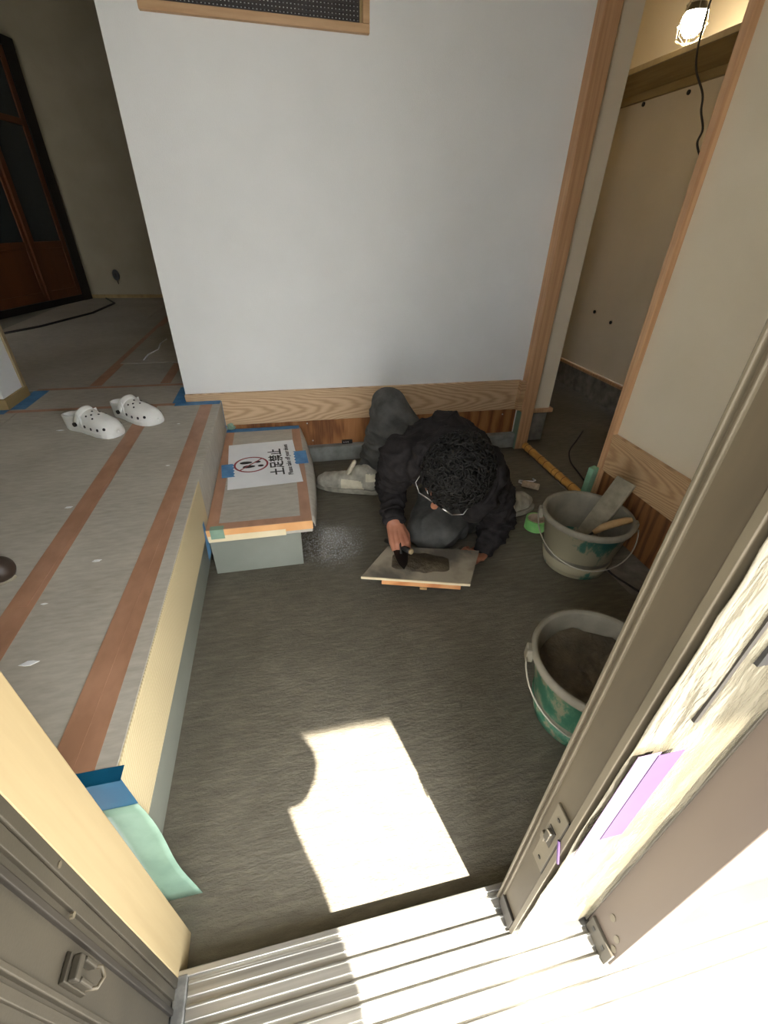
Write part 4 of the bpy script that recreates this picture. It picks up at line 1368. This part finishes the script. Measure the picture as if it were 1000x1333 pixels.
curls = obj('hair_curls', bm, 'hair_black', hair, True)
curls['kind'] = 'stuff'

# eyes, glasses
for s in (-1, 1):
    bm = bmesh.new(); ellipsoid(bm, HC + F_ * 0.080 + U_ * 0.006 + S_ * s * 0.033, 0.012, 0.012, 0.012, S_, F_, U_, 12, 8)
    e = obj('eye', bm, 'paper_white', person, True)
    bm = bmesh.new(); ellipsoid(bm, HC + F_ * 0.0895 + U_ * 0.004 + S_ * s * 0.033, 0.0055, 0.003, 0.0055, S_, F_, U_, 10, 6)
    obj('iris', bm, 'black_plastic', e, True)
gl = empty('glasses'); tag(gl, 'thin metal framed glasses worn by the plasterer', 'glasses')
for s in (-1, 1):
    cg = HC + F_ * 0.103 + U_ * 0.002 + S_ * s * 0.034
    pts = [cg + S_ * 0.026 * math.cos(2 * PI * k / 24) + U_ * 0.019 * math.sin(2 * PI * k / 24) for k in range(25)]
    bm = bmesh.new(); tube(bm, pts, 0.0013, 6, False); obj('lens_rim', bm, 'steel', gl, True)
    bm = bmesh.new(); bm.faces.new([bm.verts.new(p) for p in pts[:-1]]); obj('lens', bm, 'lens_glass', gl, solid=0.001)
    bm = bmesh.new(); tube(bm, [cg + S_ * s * 0.026 + U_ * 0.008, cg + S_ * s * 0.052 + U_ * 0.008 - F_ * 0.02, HC + S_ * s * 0.089 + U_ * 0.010 - F_ * 0.02], 0.0014, 6); obj('temple', bm, 'steel', gl, True)
bm = bmesh.new(); tube(bm, [HC + F_ * 0.104 + U_ * 0.006 + S_ * x for x in (-0.009, 0.0, 0.009)], 0.0013, 6); obj('bridge', bm, 'steel', gl, True)

# work shoes


def make_shoe(loc, rz, label, hi=True):
    root = empty('work_shoe', loc, rz)
    tag(root, label, 'shoe', 'shoes on the feet of the plasterer')
    root.scale = (1.06, 1.12, 1.15)
    bm = bmesh.new()
    chain(bm, [((-0.105, 0, 0.055), 0.042), ((-0.04, 0.0, 0.058), 0.043), ((0.05, 0.004, 0.046), 0.044), ((0.115, 0.006, 0.036), 0.042), ((0.145, 0.004, 0.032), 0.030)], 16)
    chain(bm, [((0.03, -0.012, 0.034), 0.036), ((0.11, -0.010, 0.030), 0.034)], 16)
    chain(bm, [((-0.095, 0, 0.06), 0.043), ((-0.085, 0, 0.098), 0.044)], 16)
    chain(bm, [((-0.05, 0, 0.06), 0.042), ((-0.045, 0, 0.090), 0.040)], 16)
    me = remeshed('shoe_upper', bm, 0.0055, 6)
    for vv in me.vertices:
        vv.co.z = max(vv.co.z, 0.018)
    displace(me, lambda p: 0.0025 * noise.noise(p * 45))
    up = link('shoe_upper', me, 'shoe_grey', root, True)
    bm = bmesh.new()
    pts = []
    for k in range(36):
        a = 2 * PI * k / 36
        x = 0.166 * math.cos(a) + 0.012
        w = 0.041 + 0.013 * min(1, max(0, (x + 0.05) / 0.14))
        pts.append((x, w * math.copysign(abs(math.sin(a)) ** 0.6, math.sin(a)) * 1.0 - 0.003))
    prism(bm, pts, 0.0, 0.024)
    obj('shoe_sole', bm, 'shoe_sole', root, bevel=0.006)
    # pale suede patches lying on the upper
    for (x0, x1, z0, z1, sy) in ((-0.075, 0.035, 0.026, 0.072, 1), (-0.13, -0.085, 0.075, 0.110, 1), (-0.075, 0.035, 0.026, 0.072, -1)):
        b2 = bmesh.new(); b2.from_mesh(me)
        kill = [f for f in b2.faces if not (x0 + 0.25 * (f.calc_center_median().z - z0) < f.calc_center_median().x < x1 and z0 < f.calc_center_median().z < z1 and f.normal.y * sy > 0.25)]
        bmesh.ops.delete(b2, geom=kill, context='FACES')
        for vv in b2.verts:
            vv.co = vv.co + vv.normal * 0.0022
        obj('suede_patch', b2, 'shoe_patch', up, True)
    bm = bmesh.new()
    for k in range(4):
        x = 0.005 + k * 0.022
        z = 0.094 - k * 0.0065
        tube(bm, [(x - 0.004, -0.032, z - 0.018), (x, -0.012, z - 0.001), (x + 0.004, 0.012, z - 0.001), (x, 0.032, z - 0.018)], 0.0030, 6)
    obj('laces', bm, 'dark_steel', root, True)
    bm = bmesh.new()
    capsule(bm, (0.010, 0, 0.085), 0.014, (-0.018, 0, 0.140), 0.010, 14)
    for vv in bm.verts:
        vv.co.y *= 1.8
    obj('tongue', bm, 'shoe_patch', root, True)
    return root


az = math.atan2(2.010 - 1.885, 0.135 - 0.405)
make_shoe((0.270, 1.950, 0.0), az, 'grey suede work shoe planted beside the entry step, pale patch on its side')
make_shoe((0.945, 1.600, 0.0), math.radians(12), 'grey suede work shoe tucked under the plasterer')

# ---- mortar hawk
hk = empty('mortar_hawk', (0.437, 1.189, 0.098)); tag(hk, 'square mortar board smeared with mortar held by the plasterer', 'mortar board')
hpts = [(0.323, 1.319), (0.668, 1.225), (0.562, 1.051), (0.190, 1.162)]
bm = bmesh.new()
prism(bm, [(x - 0.437, y - 1.189) for x, y in hpts][::-1], 0.0, 0.007)
obj('board_plate', bm, 'hawk_mortar', hk, bevel=0.0015)
bm = bmesh.new()
e0, e1 = Vector((0.190 - 0.437, 1.162 - 1.189, 0)), Vector((0.562 - 0.437, 1.051 - 1.189, 0))
en = Vector((e1.y - e0.y, -(e1.x - e0.x), 0)).normalized() * 0.0025
prism(bm, [tuple(q.xy) for q in (e0 + en, e1 + en, e1 - en * 0.5, e0 - en * 0.5)], -0.001, 0.0078)
obj('edge_highlight', bm, 'tape_cream', hk)  # cream strip added as a painted highlight along the lit front edge
hdir = Vector((0.562 - 0.190, 1.051 - 1.162, 0)).normalized()
hn = Vector((-hdir.y, hdir.x, 0))
c0 = Vector((0.376 + 0.015, 1.1065, 0)) - Vector((0.437, 1.189, 0)) + hn * 0.012
bm = bmesh.new()
prism(bm, [tuple((c0 + hdir * a + hn * b_).xy) for a, b_ in ((-0.135, -0.008), (0.150, -0.008), (0.150, 0.014), (-0.135, 0.014))], -0.030, 0.0)
obj('batten', bm, 'batten_wood', hk, bevel=0.001)
bm = bmesh.new()
prism(bm, [tuple((c0 + hdir * a + hn * b_).xy) for a, b_ in ((0.004, -0.010), (0.030, -0.010), (0.030, 0.17), (0.004, 0.17))], -0.042, -0.030)
obj('grip_bar', bm, 'wood_handle', hk, bevel=0.002)
bm = bmesh.new()


def smear(u, v):
    x = -0.155 + 0.215 * u
    w = 0.035 + 0.020 * math.sin(PI * u) + 0.010 * noise.noise(Vector((u * 6, 0, 0)))
    y = (v - 0.5) * 2 * w
    h = max(0.0, math.sin(PI * u) ** 0.5 * math.sin(PI * v) ** 0.6) * (0.012 + 0.006 * noise.noise(Vector((u * 9, v * 7, 2))))
    p = hdir * (x + 0.03) + hn * (y + 0.004)
    return Vector((p.x, p.y, 0.0068 + h))


grid(bm, smear, 26, 14)
mo = obj('mortar_dab', bm, 'wet_mortar', None, True); mo.location = (0.437, 1.189, 0.098)
tag(mo, 'dab of wet dark mortar spread on the mortar board', 'mortar', kind='stuff')

# ---- trowel in the right hand
tl = empty('finishing_trowel', (0.375, 1.215, 0.118)); tag(tl, 'trowel with pale handle end gripped in the right hand of the plasterer', 'trowel')
T0 = Vector((0.375, 1.215, 0.118))
HB_ = RWR + Vector((0.10, -0.80, -0.58)).normalized() * 0.085 + Vector((0.25, 0.30, -0.92)).normalized() * 0.024
h0, h1 = HB_ + Vector((0.028, -0.050, 0.004)), HB_ + Vector((-0.045, 0.055, -0.012))
bm = bmesh.new(); tube(bm, [p - T0 for p in (h0, h0 + (h1 - h0) * 0.1, h0 + (h1 - h0) * 0.5, h1)], [0.010, 0.012, 0.0105, 0.009], 14)
obj('handle', bm, 'black_plastic', tl, True)
bm = bmesh.new(); dd = (h0 - h1).normalized(); tube(bm, [h0 - T0 - dd * 0.002, h0 - T0 + dd * 0.006, h0 - T0 + dd * 0.009], [0.0112, 0.0112, 0.007], 14)
obj('handle_cap', bm, 'jamb_wood', tl, True)
bm = bmesh.new()
bp0 = Vector((0.345, 1.150, 0.1225)) - T0
bd = Vector((0.12, 0.99, 0)).normalized(); bn = Vector((bd.y, -bd.x, 0))
pts = [(-0.0, 0.0), (0.03, 0.016), (0.07, 0.024), (0.15, 0.030), (0.15, -0.030), (0.07, -0.024), (0.03, -0.016)]
prism(bm, [tuple((bp0 + bd * a + bn * b_).xy) for a, b_ in pts], bp0.z, bp0.z + 0.0015)
obj('trowel_blade', bm, 'dark_steel', tl)
bm = bmesh.new(); tube(bm, [h1 - T0, bp0 + bd * 0.13 + Vector((0, 0, 0.03)), bp0 + bd * 0.09 + Vector((0, 0, 0.002))], 0.004, 8)
obj('tang', bm, 'dark_steel', tl, True)

# ---- the person taking the picture, standing on the porch: casts the shadow on sill and floor
bm = bmesh.new()
G0 = ZS - 0.02
pc = Vector((-0.06, -0.36, 0))


def P(x, y, z):
    return pc + Vector((x, y, z))


F2, U2, S2 = frame((0.1, 0.85, -0.5), (0, 0.5, 0.85))
pc = Vector((0, 0, 0))
HC2 = P(-0.04, -0.36, 1.67)
add_head(bm, HC2, F2, U2, S2, 1.02)
chain(bm, [(HC2 - U2 * 0.07, 0.055), (P(-0.04, -0.41, 1.50), 0.075), (P(-0.04, -0.41, 1.42), 0.10), (P(-0.04, -0.40, 1.20), 0.115), (P(-0.03, -0.40, 0.95), 0.12)])
for s in (-1, 1):
    cx = -0.05
    chain(bm, [(P(cx + s * 0.075, -0.40, 1.40), 0.085), (P(cx + s * 0.075, -0.40, 1.30), 0.085), (P(cx + s * 0.078, -0.40, 1.18), 0.092), (P(cx + s * 0.090, -0.40, 1.05), 0.096), (P(cx + s * 0.095, -0.40, 0.88), 0.102)])
    chain(bm, [(P(cx + s * 0.095, -0.40, 0.88), 0.102), (P(cx + s * 0.105, -0.39, 0.52), 0.070), (P(cx + s * 0.105, -0.42, 0.13), 0.045), (P(cx + s * 0.105, -0.34, 0.075), 0.036), (P(cx + s * 0.11, -0.26, 0.065), 0.030)])
    sh2 = P(cx + s * 0.195, -0.40, 1.475)
    el = P(cx + s * 0.150, -0.23, 1.18)
    wr = P(cx * 0.4 + s * 0.085, -0.13, 1.125)
    chain(bm, [(P(-0.04, -0.41, 1.49), 0.070), (sh2, 0.062), (el, 0.046), (wr, 0.028)])
    add_fist(bm, wr, Vector((-0.7 * s, 0.15, 0.4)), Vector((0, 0.2, 0.9)), Vector((0.7 * s, 0.4, 0.0)), thumb_side=1)
me = remeshed('person', bm, 0.006, 4, 0.4)
zmin = min(vv.co.z for vv in me.vertices)
for vv in me.vertices:
    vv.co.z = G0 + 0.001 + (vv.co.z - zmin) * 1.0
ph = link('person', me, 'skin', None, True)
tag(ph, 'person in dark jacket standing on the porch outside the door', 'person')
bm = bmesh.new(); bm.from_mesh(me)
kill = [f for f in bm.faces if f.calc_center_median().z > 1.52 or (f.calc_center_median().y > -0.15 and f.calc_center_median().z > 1.0) or f.calc_center_median().z < 0.93]
bmesh.ops.delete(bm, geom=kill, context='FACES')
for vv in bm.verts:
    vv.co = vv.co + vv.normal * 0.012
obj('jacket', bm, 'denim', ph, True)
bm = bmesh.new(); bm.from_mesh(me)
kill = [f for f in bm.faces if f.calc_center_median().z > 0.97 or f.calc_center_median().z < 0.12]
bmesh.ops.delete(bm, geom=kill, context='FACES')
for vv in bm.verts:
    vv.co = vv.co + vv.normal * 0.010
obj('trousers', bm, 'trouser_grey', ph, True)
bm = bmesh.new(); bm.from_mesh(me)
kill = [f for f in bm.faces if f.calc_center_median().z > 0.14]
bmesh.ops.delete(bm, geom=kill, context='FACES')
for vv in bm.verts:
    vv.co = vv.co + vv.normal * 0.006
    vv.co.z = max(vv.co.z, G0 + 0.001)
obj('shoes', bm, 'leather_dark', ph, True)
bm = bmesh.new()
ellipsoid(bm, HC2 + U2 * 0.036 - F2 * 0.014, 0.084, 0.10, 0.088, S2, F2, U2, 24, 16)
cut = [vv for vv in bm.verts if ((vv.co - HC2).dot(F2) > 0.055 and (vv.co - HC2).dot(U2) < 0.045) or (vv.co - HC2).dot(U2) < -0.03]
bmesh.ops.delete(bm, geom=cut, context='VERTS')
obj('hair', bm, 'hair_black', ph, True, solid=0.01)
